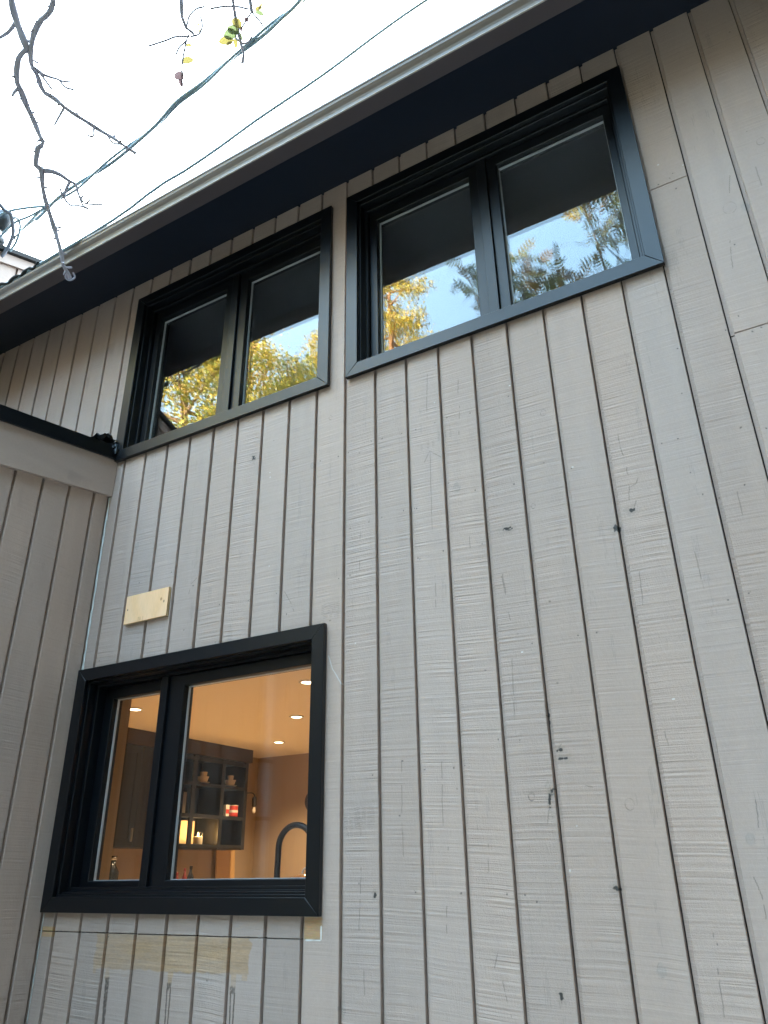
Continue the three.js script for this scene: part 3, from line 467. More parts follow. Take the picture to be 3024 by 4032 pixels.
{
  const red = M(0.55, 0.045, 0.03, 0.4), white = M(0.75, 0.68, 0.55, 0.45);
  const t = thing('red_tin', 'red and white banded tin on the middle cabinet shelf', 'tin', [-2.79, 2.191, -4.50]);
  mesh('body', lathe([[0, 0.001], [0.055, 0.001], [0.056, 0.012], [0.056, 0.118], [0.054, 0.122], [0, 0.122]], 28), red, t);
  mesh('white_band', lathe([[0.0568, 0.045], [0.0572, 0.046], [0.0572, 0.070], [0.0568, 0.071]], 28), white, t);
  mesh('rim', lathe([[0.0565, 0.116], [0.0585, 0.117], [0.0585, 0.124], [0.0565, 0.125]], 28), white, t);
  const b = thing('small_box', 'small cream and red carton next to the banded tin', 'carton', [-2.79, 2.191, -4.385]);
  mesh('box_body', block(-0.02, 0.02, 0, 0.125, -0.03, 0.03, 0.002), white, b);
  mesh('box_stripe', block(0.0205, 0.0212, 0.03, 0.075, -0.028, 0.028, 0), red, b);
}
{
  const t = thing('candle', 'lit candle glowing in the lower cabinet compartment', 'candle', [-2.80, 1.8655, -3.965]);
  mesh('wax', lathe([[0, 0], [0.05, 0], [0.05, 0.10], [0.044, 0.104], [0, 0.096]], 24), M(0.8, 0.66, 0.42, 0.5), t);
  mesh('flame', lathe([[0, 0.105], [0.008, 0.115], [0.009, 0.125], [0.004, 0.142], [0, 0.15]], 12), new THREE.MeshStandardMaterial({ color: 0, emissive: new THREE.Color(1, 0.62, 0.22), emissiveIntensity: 1.5 }), t);
  const p = new THREE.PointLight(new THREE.Color(1, 0.58, 0.2), 0.07, 0, 2); p.position.set(0.012, 0.128, 0); p.castShadow = true; t.add(p);
  const c = thing('framed_card', 'plain cream card standing in the cabinet behind the candle', 'card', [-2.98, 1.8655, -3.96]);
  mesh('card', block(0, 0.01, 0, 0.27, -0.12, 0.2, 0.002), M(0.62, 0.52, 0.38, 0.7), c);
  const c2 = thing('upright_board', 'cream board leaning in the middle compartment above the candle', 'board', [-2.98, 2.191, -3.86]);
  mesh('panel', block(0, 0.012, 0, 0.24, -0.05, 0.06, 0.002), M(0.5, 0.42, 0.3, 0.7), c2);
}
// counter under the cabinets and things on it
{
  const t = thing('side_counter', 'dark kitchen counter with timber top under the wall cabinets', 'counter');
  mesh('base', block(-3.055, -2.5, KF, 1.36, -5.0, -2.4, 0.003), MAT.cabinet, t);
  mesh('countertop', block(-3.055, -2.46, 1.3605, 1.4, -5.02, -2.38, 0.004), M(0.5, 0.38, 0.24, 0.4), t);
  const bottle = (name, label, x, z, h, r, mat, cap) => { const b = thing(name, label, 'bottle', [x, 1.4, z]); mesh('bottle_body', lathe([[0, 0], [r, 0.002], [r, h * 0.62], [r * 0.45, h * 0.78], [r * 0.4, h * 0.9], [0, h * 0.9]], 20), mat, b); mesh('cap', lathe([[0, h * 0.895], [r * 0.5, h * 0.9], [r * 0.5, h], [0, h]], 16), cap, b); };
  const darkGlass = M(0.02, 0.025, 0.03, 0.15), steel = M(0.5, 0.48, 0.45, 0.25, { metalness: 0.8 }), red = M(0.22, 0.03, 0.025, 0.35);
  bottle('red_bottle', 'short dark red bottle on the side counter', -2.8, -3.70, 0.22, 0.032, red, red);
  bottle('red_grinder', 'slim dark red grinder beside the black bottle', -2.8, -3.81, 0.26, 0.028, red, red);
  bottle('black_bottle', 'tall black bottle on the side counter', -2.8, -3.90, 0.28, 0.034, darkGlass, darkGlass);
  bottle('dark_decanter', 'dark decanter with shiny neck seen through the narrow pane', -2.8, -2.83, 0.37, 0.065, darkGlass, steel);
  const cb = thing('cutting_board', 'pale timber cutting board leaning by the cabinet end', 'cutting board', [-3.0, 1.4, -4.68]);
  mesh('board', block(0, 0.022, 0, 0.46, -0.16, 0.16, 0.006).rotateZ(0.06), M(0.55, 0.34, 0.14, 0.5), cb);
}
{
  const iron = M(0.03, 0.028, 0.026, 0.4);
  const t = thing('wall_lamp', 'small dark wall lamp on the end of the cabinets', 'lamp', [-2.74, 2.45, -4.6305]);
  mesh('arm', tube([[0, 0, 0], [0.02, 0.01, -0.04], [0.04, 0.01, -0.09], [0.05, -0.01, -0.12], [0.05, -0.03, -0.125]], 0.008, 7), iron, t);
  mesh('wall_plate', block(-0.03, 0.03, -0.05, 0.05, -0.012, 0, 0.003), iron, t);
  mesh('socket', lathe([[0, 0], [0.02, 0], [0.026, -0.02], [0.026, -0.10], [0.02, -0.11], [0, -0.11]], 14).translate(0.05, -0.03, -0.125), iron, t);
  mesh('bulb', lathe([[0, -0.11], [0.013, -0.115], [0.022, -0.15], [0.018, -0.175], [0, -0.185]], 14).translate(0.05, -0.03, -0.125), M(0.75, 0.65, 0.5, 0.1), t);
  const p = thing('wall_plaque', 'dark oval plaque on the kitchen back wall', 'plaque', [-2.19, 2.375, -5.249]);
  mesh('plate', lathe([[0, 0.024], [0.1, 0.02], [0.118, 0.008], [0.12, 0.0], [0, 0]], 28).rotateX(Math.PI / 2).scale(1, 1.05, 1), M(0.05, 0.035, 0.028, 0.5), p);
}
// sink counter under the window
{
  const t = thing('sink_counter', 'kitchen sink counter just below the window', 'counter');
  mesh('cabinet_base', block(-0.34, 4.2, KF, 1.43, -0.85, -0.214, 0.003), MAT.cabinet, t);
  mesh('countertop', block(-0.345, 4.2, 1.4305, 1.47, -0.87, -0.214, 0.003), M(0.6, 0.55, 0.48, 0.35), t);
  const gun = M(0.035, 0.037, 0.04, 0.33, { metalness: 0.7 });
  const f = thing('faucet', 'tall dark gooseneck faucet behind the wide pane of the lower window', 'faucet', [1.006, 1.47, -0.4]);
  mesh('base', lathe([[0, 0], [0.028, 0], [0.028, 0.008], [0.02, 0.014], [0.018, 0.05], [0, 0.05]], 20), gun, f);
  const arc = [[0, 0.04, 0], [0, 0.14, 0], [0.002, 0.225, 0]]; for (let i = 0; i <= 10; i++) { const a = Math.PI * (1 - i / 10); arc.push([0.102 + 0.1 * Math.cos(a), 0.235 + 0.1 * Math.sin(a), 0]); } arc.push([0.203, 0.17, 0]);
  mesh('spout', tube(arc, 0.0145, 12, 3), gun, f);
  mesh('spray_head', lathe([[0, 0], [0.016, 0.002], [0.019, 0.03], [0.016, 0.06], [0, 0.06]], 16).translate(0.203, 0.112, 0), gun, f);
  mesh('lever', tube([[0.018, 0.035, 0], [0.05, 0.045, 0.01], [0.085, 0.05, 0.015]], 0.006, 8), gun, f);
  const clear = new THREE.MeshPhysicalMaterial({ color: 0xfff0d8, roughness: 0.05, transmission: 1, thickness: 0, ior: 1.6 });
  const j = thing('lidded_dish', 'glass dish with looped lid beside the faucet', 'dish', [1.125, 1.47, -0.47]);
  mesh('dish', lathe([[0, 0], [0.07, 0.002], [0.085, 0.03], [0.088, 0.1], [0.084, 0.1], [0.08, 0.03], [0, 0.008]], 28), M(0.72, 0.62, 0.48, 0.3), j);
  mesh('lid', lathe([[0, 0.128], [0.04, 0.123], [0.075, 0.112], [0.09, 0.102], [0.088, 0.099], [0, 0.12]], 28), clear, j);
  mesh('lid_handle', new THREE.TorusGeometry(0.024, 0.004, 8, 20, Math.PI).translate(0, 0.126, 0), M(0.85, 0.8, 0.7, 0.1), j);
}

// ---------------------------------------------------------------- plywood offcut on the wall
{
  const n = 256, d = new Uint8Array(n * n * 4);
  const knots = [[0.845, 0.62, 0.022, 1.25, [0.50, 0.22, 0.09]], [0.915, 0.52, 0.014, 1.7, [0.25, 0.11, 0.06]], [0.055, 0.5, 0.011, 1.6, [0.16, 0.07, 0.04]]];
  for (let j = 0; j < n; j++) for (let i = 0; i < n; i++) {
    const u = i / n, v = j / n, o = (j * n + i) * 4, w = 0.5 + 0.5 * Math.sin(15 * (u + 0.16 * noise(u * 3, v * 1.6, 3)) + 5 * noise(u * 2.4, v * 1.1, 5));
    const c = [0.95 - 0.02 * w, 0.585 - 0.035 * w, 0.33 - 0.05 * w].map((q) => q * (1 + 0.07 * (noise(u * 70, v * 7, 8) - 0.5)));
    for (const [ku, kv, r, e, kc] of knots) { const q = Math.hypot((u - ku) * 2 / 2, (v - kv) / e * 0.51 * 2 / 2) / r, a = THREE.MathUtils.clamp((1.3 - q) / 0.6, 0, 1) * 0.85; for (let z = 0; z < 3; z++) c[z] += (kc[z] - c[z]) * a; }
    const stamp = Math.abs(u - 0.37) < 0.035 && v > 0.02 && v < 0.16 ? 0.22 * noise(i * 0.2, j * 0.05, 6) + 0.06 : Math.abs(u - 0.45) < 0.012 && v < 0.16 ? 0.12 : 0;
    d[o] = toSRGB(c[0] * (1 - stamp)); d[o + 1] = toSRGB(c[1] * (1 - 1.3 * stamp)); d[o + 2] = toSRGB(c[2] * (1 - 1.4 * stamp)); d[o + 3] = 255;
  }
  const map = texture(d, n, n, true, false);
  const t = thing('plywood_offcut', 'small pale plywood rectangle fixed to the wall above the lower window', 'wood block', [0.373, 2.907, 0.003]);
  const W = 0.156, H = 0.0795, g = poly(rect(-W, W, -H, H), 0.0135, 0.018, 0.0006), P = g.attributes.position, a = new Float32Array(P.count * 2);
  for (let i = 0; i < P.count; i++) { a[2 * i] = (P.getX(i) + W) / (2 * W); a[2 * i + 1] = (P.getY(i) + H) / (2 * H); }
  g.setAttribute('uv', new THREE.BufferAttribute(a, 2));
  mesh('face_veneer', g, new THREE.MeshPhysicalMaterial({ map, roughness: 0.7 }), t);
  mesh('core_veneer', block(-W + 0.0006, W - 0.0004, -H + 0.0005, H - 0.0006, 0.009, 0.0133, 0), M(0.42, 0.27, 0.13, 0.8), t);
  mesh('middle_veneer', block(-W, W - 0.0009, -H, H, 0.0047, 0.0088, 0), M(0.72, 0.54, 0.32, 0.8), t);
  mesh('back_veneer', block(-W + 0.0005, W, -H + 0.0006, H, 0.0, 0.0045, 0), M(0.45, 0.3, 0.15, 0.8), t);
}

// ---------------------------------------------------------------- cables and the service mast
{
  const jacket = M(0.26, 0.36, 0.41, 0.5), grey = M(0.16, 0.18, 0.19, 0.5);
  const path = TRIPLEX.map((p) => V(...p)); const e = path[path.length - 1], q = path[path.length - 2];
  for (let i = 1; i <= 8; i++) path.push(V(e.x + (e.x - q.x) * i * 6, e.y + i * 0.22 + 0.01 * i * i, e.z + 0.35 * i + 0.05 * i * i));
  const curve = new THREE.CatmullRomCurve3(path, false, 'centripetal'), L = curve.getLength();
  const t = thing('service_cable', 'twisted pair of dark overhead cables running up from the service mast', 'cable');
  for (let s = 0; s < 2; s++) {
    const pts = []; const n = 460;
    for (let i = 0; i <= n; i++) { const f = Math.pow(i / n, 1.6), p = curve.getPointAt(f), a = f * L * 5.2 + s * Math.PI + 1.1 * Math.sin(f * L * 1.7); const r = 0.010 + 0.006 * (0.5 + 0.5 * Math.sin(f * L * 2.3)); pts.push(V(p.x, p.y + r * Math.sin(a), p.z + r * Math.cos(a))); }
    mesh('conductor', tube(pts, s ? 0.0145 : 0.011, 7, 1), jacket, t);
  }
  const one = SINGLE_WIRE.map((p) => V(...p)), f1 = one[one.length - 1];
  one.unshift(V(-1.985, 5.2, 0.52), V(-1.5, 5.21, 0.59)); for (let i = 1; i <= 7; i++) one.push(V(f1.x + i * 1.7, f1.y + 0.5 * i, f1.z - 0.25 * i));
  const pc = thing('phone_cable', 'thin single overhead cable running down along the gutter', 'cable');
  mesh('line', tube(one, 0.0092, 7, 5), jacket, pc);
  const W = rng(9), wrap = []; for (let i = 0; i <= 60; i++) { const f = i / 60, p = new THREE.CatmullRomCurve3(one.slice(2, 7)).getPointAt(f); wrap.push(V(p.x, p.y + 0.006 * Math.sin(f * 38 + 3 * noise(f * 9, 2, 5)) - 0.004 + 0.010 * (noise(f * 22, 7, 3) - 0.5), p.z + 0.008 + 0.005 * Math.cos(f * 38))); }
  mesh('wrap', tube(wrap, (f) => 0.006 + 0.007 * noise(f * 26, 3, 8), 6, 2), M(0.02, 0.022, 0.022, 0.8), pc);
  const m = thing('service_mast', 'dark weatherhead with looping drop wires above the gutter', 'service mast', [-1.95, 5.45, 0.13]);
  const rel = (p) => V(p[0] + 1.95, p[1] - 5.45, p[2] - 0.13);
  mesh('pipe', tube([[-0.012, -0.25, -0.02], [-0.012, 0.6, -0.02], [-0.012, 1.26, -0.02]], 0.027, 12, 2), grey, m);
  mesh('weatherhead', lathe([[0, 0.12], [0.038, 0.11], [0.07, 0.072], [0.082, 0.018], [0.08, -0.055], [0.064, -0.08], [0, -0.075]], 18).rotateZ(-0.5).translate(0.035, 1.38, 0.012), M(0.04, 0.05, 0.055, 0.45), m);
  mesh('flange', lathe([[0.026, 0], [0.045, 0.0], [0.05, 0.027], [0.045, 0.054], [0.027, 0.063]], 18).translate(-0.008, 1.2, -0.03), M(0.6, 0.62, 0.66, 0.35), m);
  for (const [k, r] of [['m1', 0.0115], ['m2', 0.0105], ['m3', 0.008], ['m4', 0.007], ['loop1', 0.0165], ['loop2', 0.0105]]) mesh('drop_wire', tube(DROP_WIRES[k].map(rel), r, 7, 6), k === 'loop1' ? M(0.2, 0.22, 0.27, 0.5) : jacket, m);
  mesh('cable_grip', tube([rel([-1.823, 6.778, 0.015]), rel([-1.762, 6.833, 0.004]), rel([-1.70, 6.887, -0.008])], (f) => 0.007 + 0.013 * f, 8, 4), M(0.4, 0.43, 0.42, 0.5), m);
}

// ---------------------------------------------------------------- trees
function leafCloud(n, place, size, palette, R, flat = 0.0) {   // n folded leaves with their own colour
  const pos = new Float32Array(n * 12), col = new Float32Array(n * 12), idx = new Uint32Array(n * 6), p = V(0, 0, 0), a = V(0, 0, 0), b = V(0, 0, 0), c = V(0, 0, 0);
  for (let i = 0; i < n; i++) {
    place(p); const s = size[0] * (0.6 + 0.8 * R()), w = size[1] * (0.6 + 0.8 * R());
    a.set(R() - 0.5, R() - 0.5 - flat, R() - 0.5).normalize(); b.set(R() - 0.5, R() - 0.5, R() - 0.5).cross(a).normalize(); c.crossVectors(a, b).multiplyScalar(w * 0.35);
    const k = i * 12, q = palette[Math.floor(R() * palette.length)], t = 0.8 + 0.4 * R();
    pos.set([p.x, p.y, p.z, p.x + a.x * s * 0.5 + b.x * w * 0.5 + c.x, p.y + a.y * s * 0.5 + b.y * w * 0.5 + c.y, p.z + a.z * s * 0.5 + b.z * w * 0.5 + c.z, p.x + a.x * s, p.y + a.y * s, p.z + a.z * s, p.x + a.x * s * 0.5 - b.x * w * 0.5 + c.x, p.y + a.y * s * 0.5 - b.y * w * 0.5 + c.y, p.z + a.z * s * 0.5 - b.z * w * 0.5 + c.z], k);
    for (let v = 0; v < 4; v++) col.set([q[0] * t, q[1] * t, q[2] * t], k + v * 3);
    idx.set([i * 4, i * 4 + 1, i * 4 + 2, i * 4, i * 4 + 2, i * 4 + 3], i * 6);
  }
  const g = new THREE.BufferGeometry(); g.setAttribute('position', new THREE.BufferAttribute(pos, 3)); g.setAttribute('color', new THREE.BufferAttribute(col, 3)); g.setIndex(new THREE.BufferAttribute(idx, 1)); g.computeVertexNormals(); return g;
}
const leafMat = new THREE.MeshPhysicalMaterial({ vertexColors: true, roughness: 0.9, transmission: 0.25, thickness: 0, side: THREE.DoubleSide });
const gauss = (R) => (R() + R() + R() - 1.5) * 0.82;
function tree(name, label, [x, z], h, { crown, limbs, leaves, size, palette, bark, conifer, seed, trunk = 0.2 }) {
  const R = rng(seed), t = thing(name, label, 'tree', [x, 0, z], 'autumn trees reflected in the upper windows');
  const lean = [0.5 * (R() - 0.5), 0.5 * (R() - 0.5)], at = (f) => V(lean[0] * f * f * 2 + 0.14 * Math.sin(f * 9 + seed), h * f, lean[1] * f * f * 2 + 0.12 * Math.cos(f * 8 + seed));
  const wood = [tube([0, 0.15, 0.3, 0.45, 0.6, 0.75, 0.88, 0.985].map(at), (f) => trunk * Math.pow(1 - f, 0.8) + 0.012, 9, 3)];
  const tips = [], c0 = crown[0][0], c1 = crown[crown.length - 1][0];
  const radius = (f) => { for (let i = 0; i + 1 < crown.length; i++) if (f <= crown[i + 1][0]) { const q = (f - crown[i][0]) / (crown[i + 1][0] - crown[i][0]); return crown[i][1] + (crown[i + 1][1] - crown[i][1]) * q; } return 0; };
  for (let i = 0; i < limbs; i++) {
    const f = c0 + (c1 - c0) * Math.pow((i + 0.5 * R()) / limbs, 0.9), a = i * 2.4 + R(), r = radius(f) * (0.55 + 0.6 * R()), s = at(Math.max(0.08, f - (conifer ? 0.0 : 0.10) * (1 - f * 0.6)));
    const end = V(s.x + r * Math.cos(a), h * f + (conifer ? -0.10 * r : 0.05 * r + 0.3 * R()), s.z + r * Math.sin(a)), mid = V((s.x + end.x) / 2, s.y + (end.y - s.y) * (conifer ? 0.7 : 0.62), (s.z + end.z) / 2);
    wood.push(tube([s, mid, end], (q) => (0.05 + 0.02 * r) * (1 - q) * (1 - 0.6 * f) + 0.008, 5, 3));
    const m = Math.max(2, Math.round(r * (conifer ? 4 : 3)));
    for (let k = 0; k < m; k++) { const q = 0.3 + 0.75 * (k + R()) / m; const base = new THREE.QuadraticBezierCurve3(s, mid, end).getPoint(Math.min(1, q)); const tip = base.clone().add(V(0.9 * gauss(R), (conifer ? 0.25 : 0.7) * gauss(R) - (conifer ? 0.1 : 0), 0.9 * gauss(R)).multiplyScalar(conifer ? 0.6 : 0.75)); tips.push(tip); if (k % 2 === 0) wood.push(tube([base, tip], (w) => 0.012 * (1 - w) + 0.004, 4, 2)); }
  }
  mesh('trunk', wood, bark, t);
  const sp = conifer ? 0.3 : 0.36;
  const crownMesh = mesh('crown', leafCloud(leaves, (p) => { const c = tips[Math.floor(R() * tips.length)]; p.set(c.x + sp * 1.25 * gauss(R), c.y + sp * (conifer ? 0.7 : 1.1) * gauss(R), c.z + sp * 1.25 * gauss(R)); }, size, palette, R), leafMat, t);
  crownMesh.userData.kind = 'stuff';
}
const YELLOW = [[0.85, 0.62, 0.08], [0.78, 0.60, 0.09], [0.60, 0.56, 0.10], [0.88, 0.68, 0.16], [0.52, 0.52, 0.09]], GREEN = [[0.30, 0.38, 0.08], [0.40, 0.46, 0.08], [0.68, 0.55, 0.09], [0.2, 0.28, 0.08]], MIXED = [...YELLOW, ...GREEN, [0.3, 0.3, 0.07]];
const bark = M(0.30, 0.21, 0.15, 0.9), redBark = M(0.42, 0.24, 0.14, 0.9);
const from = (az, r) => [3.405 + r * Math.sin(az * Math.PI / 180), -2.75 + r * Math.cos(az * Math.PI / 180)];   // bearings as seen in the glass
const broad = [[0.36, 1.4], [0.5, 2.7], [0.68, 3.1], [0.84, 2.4], [1.0, 0.5]], slim = [[0.35, 0.8], [0.55, 1.6], [0.75, 1.5], [0.9, 0.9], [1.0, 0.2]], cone = [[0.25, 3.1], [0.5, 2.6], [0.75, 1.7], [0.9, 0.9], [1.0, 0.15]];
tree('birch_tree', 'broad yellow-green tree filling the left pane of the first upper window', from(-46.5, 16), 14.6, { crown: broad, limbs: 44, leaves: 44000, size: [0.085, 0.055], palette: MIXED, bark, seed: 3, trunk: 0.19 });
tree('birch_tree', 'slim yellow tree with thin reddish trunk beside the window mullion', from(-41.3, 17.5), 16.2, { crown: slim, limbs: 34, leaves: 18000, size: [0.085, 0.055], palette: YELLOW, bark: redBark, seed: 8, trunk: 0.13 });
tree('birch_tree', 'rounded golden tree in the middle of the upper reflection', from(-38.6, 17), 14.3, { crown: slim, limbs: 36, leaves: 26000, size: [0.085, 0.055], palette: MIXED, bark, seed: 13, trunk: 0.15 });
tree('larch_tree', 'golden conifer at the right edge of the first upper window', from(-35.0, 18.5), 16.4, { crown: cone, limbs: 60, leaves: 40000, size: [0.10, 0.033], palette: YELLOW, bark, conifer: true, seed: 21, trunk: 0.2 });
tree('larch_tree', 'tall golden conifer at the left of the second upper window', from(-29.2, 17), 18.8, { crown: cone, limbs: 70, leaves: 52000, size: [0.10, 0.033], palette: [...YELLOW, [0.45, 0.36, 0.07]], bark: redBark, conifer: true, seed: 34, trunk: 0.24 });

{ // unseen dark wood, added round the yard to block sky light
  const R = rng(404), geo = [], tips = [];
  for (let i = 0; i < 70; i++) { const f = (i + R()) / 70, a = i * 2.4, r = 3.0 * Math.pow(1 - f, 0.75) * (0.6 + 0.5 * R()); for (let k = 0; k < 4; k++) tips.push([r * (0.35 + 0.2 * k) * Math.cos(a), 1.5 + 12 * f - 0.12 * r * k, r * (0.35 + 0.2 * k) * Math.sin(a)]); }
  void geo;
  const g = leafCloud(16000, (p) => { const c = tips[Math.floor(R() * tips.length)]; p.set(c[0] + 0.7 * gauss(R), c[1] + 0.4 * gauss(R), c[2] + 0.7 * gauss(R)); }, [0.26, 0.1], [[0.035, 0.052, 0.022], [0.05, 0.062, 0.022], [0.025, 0.04, 0.018], [0.07, 0.065, 0.02]], R);
  const spots = []; for (let i = 0; i < 36; i++) { const az = 16 + 92 * (i + 0.6 * R()) / 36, r = 10.5 + 7 * R(), s = 1.0 + 0.25 * R(); spots.push([3 + r * Math.sin(az * Math.PI / 180), r * Math.cos(az * Math.PI / 180) - 1, s, R() * 6]); }
  for (let i = 0; i < 30; i++) { const az = -92 + 108 * (i + 0.6 * R()) / 30, wide = az > -22, r = (wide ? 19 : 12.2) + 2.5 * R(); spots.push([3 + r * Math.sin(az * Math.PI / 180), r * Math.cos(az * Math.PI / 180), (wide ? 0.98 : 0.57) + 0.08 * R(), R() * 6]); }
  for (let i = 0; i < 9; i++) spots.push([8.6 + 1.6 * R(), 0.2 + i * 0.85, 1.4 + 0.2 * R(), R() * 6]);
  const wood = new THREE.InstancedMesh(g, leafMat, spots.length), m = new THREE.Matrix4(); wood.name = 'added_woodland';
  spots.forEach(([x, z, s, a], i) => wood.setMatrixAt(i, m.makeRotationY(a).scale(V(s, s, s)).setPosition(x, 0, z)));
  wood.castShadow = wood.receiveShadow = true; wood.userData = { kind: 'stuff', label: 'unseen dark wood added round the yard to block sky light', category: 'wood' }; scene.add(wood);
}

// the tree over the yard: trunk behind the viewer, a limb reaching across, bare hanging branches and feathery leaves
{
  const t = thing('overhanging_tree', 'bare hanging branches with a few yellow leaves crossing the sky and gutter', 'tree');
  const barkGrey = M(0.36, 0.345, 0.40, 0.85);
  mesh('trunk', tube([[5.3, 0, 4.7], [5.2, 1.4, 4.65], [5.05, 2.8, 4.5], [4.6, 4.3, 4.1], [3.7, 5.25, 3.3], [2.6, 5.65, 2.6], [1.5, 5.75, 2.2], [0.9, 5.7, 2.05]], (f) => 0.15 * Math.pow(1 - f, 0.7) + 0.022, 10, 5), barkGrey, t);
  const px = 0.00095;   // metres per picture unit at that distance
  const spurs = (pts, r, R, g) => { const c = new THREE.CatmullRomCurve3(pts.map((p) => V(...p))); const n = Math.floor(c.getLength() / 0.035); for (let i = 1; i < n; i++) { if (R() < 0.35) continue; const p = c.getPointAt(i / n), tn = c.getTangentAt(i / n), d = V(R() - 0.5, R() - 0.5, R() - 0.5).cross(tn).normalize().multiplyScalar(r * (1.25 + 0.9 * R())).addScaledVector(tn, 0.006 * R()); g.push(tube([p, p.clone().addScaledVector(d, 0.6), p.clone().add(d)], (f) => r * (0.55 - 0.4 * f), 5, 2)); } };
  const R = rng(71);
  const limbTo = { b1: [[1.75, 5.7, 2.28], [1.55, 5.25, 2.15], [1.42, 4.85, 2.0]], b2: [[1.95, 5.68, 2.35], [1.72, 5.1, 2.1], [1.62, 4.7, 1.97]], b3: [[2.0, 5.68, 2.35], [1.82, 5.45, 1.85], [1.745, 5.15, 1.56]], b4: [[2.2, 5.68, 2.4], [2.02, 5.5, 1.8], [1.92, 5.2, 1.45]], b5: [[2.5, 5.68, 2.5], [2.15, 5.55, 1.8], [1.97, 5.25, 1.4]] };
  const width = { b1: [0.0175, 0.008], b2: [0.0165, 0.0065], b3: [0.0095, 0.008], b4: [0.0095, 0.0075], b5: [0.0095, 0.0075] };
  const twigW = { b1a: [7, 4], b1b: [6, 4], b1c: [9, 0.7], b1d: [6, 1.6], b1e: [3, 1], b1f: [3, 1], b1g: [4, 1], b1h: [3, 1], b1i: [4, 1], b2a: [6, 2], b2b: [4, 1], b2c: [5, 2.5], b2d: [5, 3], b2e: [4, 2], b2f: [4, 2], b3a: [2.2, 1.6], b3b: [1.9, 1], b3c: [1.8, 1], b3d: [1.8, 1], b3e: [2.2, 1.4], b4a: [3, 2], b4b: [1.8, 0.6], b5a: [1.8, 1], b5b: [2, 1.5], b5c: [2, 1.3] };
  for (const b of ['b1', 'b2', 'b3', 'b4', 'b5']) {
    const main = limbTo[b].concat(TWIGS[b]), [w0, w1] = width[b], head = (limbTo[b].length - 0.5) / main.length, list = [tube(main, (f) => (f < head ? w0 : w0 + (w1 - w0) * (f - head) / (1 - head)) * (1 + 0.12 * Math.sin(f * 140) + 0.1 * Math.sin(f * 57)), 8, 4)];
    spurs(TWIGS[b], (w0 + w1) / 2, R, list);
    for (const k of Object.keys(TWIGS)) if (k.startsWith(b) && k !== b) { const [a, e] = twigW[k] ?? [3, 1]; const pts = TWIGS[k].length > 2 ? TWIGS[k] : [TWIGS[k][0], TWIGS[k][0].map((v, i) => (v + TWIGS[k][1][i]) / 2), TWIGS[k][1]]; list.push(tube(pts, (f) => Math.max(0.0042, px * 1.25 * (a + (e - a) * f)), 6, 4)); if (a > 3) spurs(pts, px * a * 0.6, R, list); }
    mesh('branch', list, barkGrey, t);
  }
  // single leaves: long, wide, colour, turn
  const leafGeo = (() => { const s = new THREE.PlaneGeometry(1, 1, 6, 4), p = s.attributes.position; for (let i = 0; i < p.count; i++) { const x = p.getX(i) + 0.5, y = p.getY(i), w = Math.pow(Math.sin(Math.PI * Math.min(1, 0.03 + 0.97 * x)), 0.7); p.setXYZ(i, x, y * w, 0.16 * Math.abs(y * w) + 0.10 * Math.sin(x * 4)); } s.computeVertexNormals(); return s; })();
  const tone = { y: [0.24, 0.19, 0.05], g: [0.16, 0.19, 0.075], r: [0.11, 0.07, 0.07], o: [0.26, 0.2, 0.09] }, mats = Object.fromEntries(Object.entries(tone).map(([k, c]) => [k, new THREE.MeshPhysicalMaterial({ color: new THREE.Color().setRGB(...c), roughness: 0.75, transmission: 0.45, thickness: 0, side: THREE.DoubleSide })]));
  const spec = [[62, 42, 'y', 0.2], [52, 52, 'r', 2.4], [42, 22, 'r', -1.2], [36, 18, 'y', 0.1], [62, 44, 'y', 2.2], [62, 46, 'g', 2.6], [66, 50, 'g', 3.3], [76, 42, 'y', 3.2], [62, 22, 'y', -1.6], [52, 22, 'g', -1.3], [36, 16, 'o', 0.5], [40, 20, 'y', 0.4], [46, 28, 'g', -0.4], [26, 22, 'r', -1], [26, 16, 'r', -1.6], [40, 12, 'o', 1], [34, 9, 'o', -1], [24, 9, 'o', 1.4]];
  const right = V(0.87, 0, -0.494), up = V(0.212, 0.903, 0.374);
  LEAF_SPOTS.forEach((p, i) => {
    const [l, w, c, a] = spec[i], m = mesh('leaf', leafGeo, mats[c], t);
    const u = right.clone().multiplyScalar(Math.cos(a)).addScaledVector(up, Math.sin(a)), v = right.clone().multiplyScalar(-Math.sin(a)).addScaledVector(up, Math.cos(a));
    const tilt = 0.5 * (R() - 0.5), n = V(0, 0, 0).crossVectors(u, v); v.multiplyScalar(Math.cos(tilt)).addScaledVector(n, Math.sin(tilt)); n.crossVectors(u, v);
    m.quaternion.setFromRotationMatrix(new THREE.Matrix4().makeBasis(u, v, n)); m.scale.set(l * 0.00092, w * 0.00092, 0.03); m.position.set(...p).addScaledVector(u, -0.5 * l * 0.00092); m.updateMatrix();
  });
  // feathery leaves over the yard, as the second upper window mirrors them
  const spots = [[1.60, 6.16, 0.13, 16], [1.67, 5.97, 0.11, 9], [2.08, 6.1, 0.1, 10], [2.16, 5.98, 0.15, 22], [2.04, 5.80, 0.17, 26], [2.12, 5.68, 0.16, 22], [2.35, 5.76, 0.07, 7], [2.46, 5.66, 0.08, 8], [2.68, 6.22, 0.10, 12], [2.86, 6.30, 0.14, 27], [3.02, 6.38, 0.17, 28], [2.90, 6.05, 0.13, 22], [2.74, 5.96, 0.1, 12], [2.95, 5.82, 0.12, 7], [2.80, 5.70, 0.1, 6], [3.2, 6.2, 0.2, 20], [3.3, 6.5, 0.25, 30], [1.9, 5.6, 0.2, 20]];
  const wood = [], P = [], C = [], I = [];
  const pal = [[0.20, 0.24, 0.04], [0.26, 0.28, 0.045], [0.13, 0.17, 0.035], [0.42, 0.25, 0.05], [0.38, 0.32, 0.05]];
  const Q = rng(123);
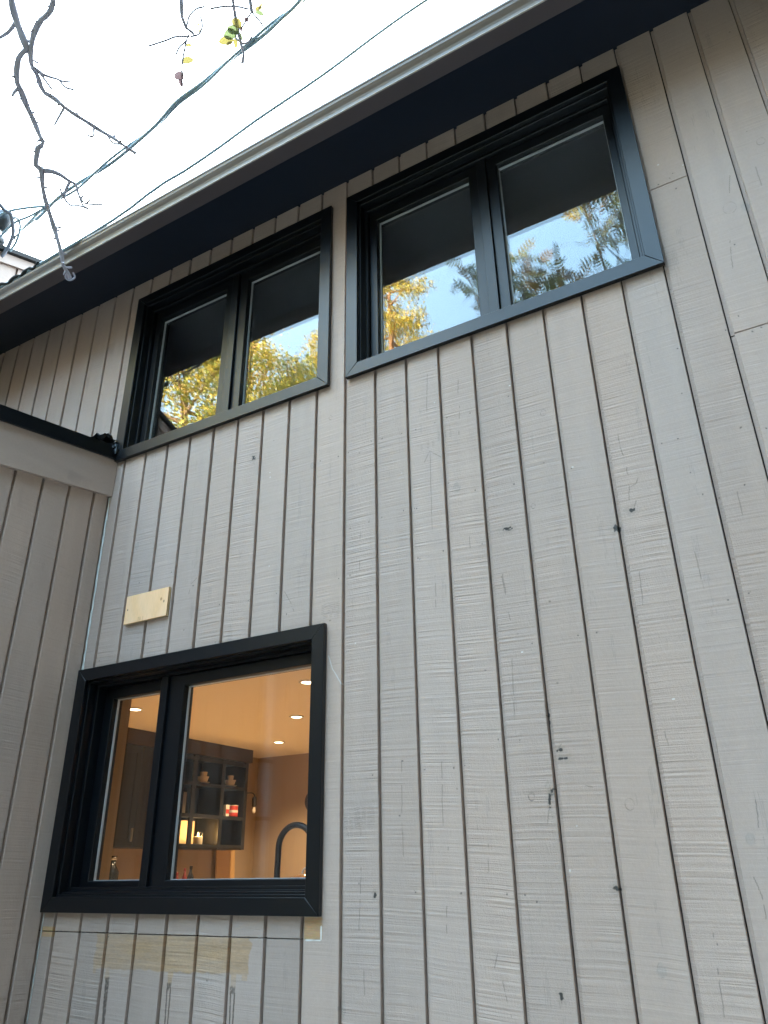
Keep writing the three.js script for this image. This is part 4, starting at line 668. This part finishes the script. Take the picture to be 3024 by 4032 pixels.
  const leaflet = (p, d, s, len, wid, c) => { const k = P.length / 3, e = p.clone().addScaledVector(d, len), m1 = p.clone().addScaledVector(d, len * 0.3), m2 = p.clone().addScaledVector(d, len * 0.7); for (const q of [p, m1.clone().addScaledVector(s, wid / 2), m2.clone().addScaledVector(s, wid * 0.42), e, m2.clone().addScaledVector(s, -wid * 0.42), m1.clone().addScaledVector(s, -wid / 2)]) { P.push(q.x, q.y, q.z); C.push(...c); } I.push(k, k + 1, k + 5, k + 1, k + 2, k + 4, k + 1, k + 4, k + 5, k + 2, k + 3, k + 4); };
  spots.forEach(([x, y, r, n], i) => {
    const c = V(x, y, 1.7 + 0.3 * (Q() - 0.5)), root = V(x + 0.5 * (Q() - 0.3), 5.45, 2.35); wood.push(tube([root, V((x + root.x) / 2 + 0.05, (y + 5.45) / 2, 2.05), c], (f) => 0.012 * (1 - f) + 0.003, 6, 4));
    for (let k = 0; k < n; k++) {
      const b = c.clone().add(V(1.6 * r * gauss(Q), 1.3 * r * gauss(Q), 1.6 * r * gauss(Q))), d = V(2 * Q() - 1, 0.9 * Q() - 0.25, 2 * Q() - 1).normalize(), s = V(Q() - 0.5, Q() - 0.5, Q() - 0.5).cross(d).normalize(), L = 0.13 + 0.07 * Q(), q = pal[Math.floor(Q() * pal.length)], tn = 0.7 + 0.6 * Q(), col = q.map((v) => v * tn);
      if (k % 3 === 0) wood.push(tube([c, c.clone().lerp(b, 0.5).add(V(0, 0.02, 0)), b], 0.003, 4, 2));
      const bend = V(0, -0.35, 0), at = (f) => b.clone().addScaledVector(d, L * f).addScaledVector(bend, L * f * f * 0.4);
      wood.push(tube([at(0), at(0.5), at(1)], 0.0015, 3, 1));
      for (let g = 1; g <= 5; g++) for (const sd of [-1, 1]) { const o = at(g / 5.6), dir = s.clone().multiplyScalar(sd).addScaledVector(d, 0.55).add(V(0, -0.15, 0)).normalize(); leaflet(o, dir, d.clone().addScaledVector(dir, -d.dot(dir)).normalize(), 0.042 + 0.014 * Q(), 0.0165, col); }
      leaflet(at(1), d, s, 0.045, 0.0165, col);
    }
    void i;
  });
  mesh('branch', wood, barkGrey, t);
  const g = new THREE.BufferGeometry(); g.setAttribute('position', new THREE.Float32BufferAttribute(P, 3)); g.setAttribute('color', new THREE.Float32BufferAttribute(C, 3)); g.setIndex(I); g.computeVertexNormals();
  mesh('crown', g, leafMat, t).userData.kind = 'stuff';
}

renderer.render(scene, camera);
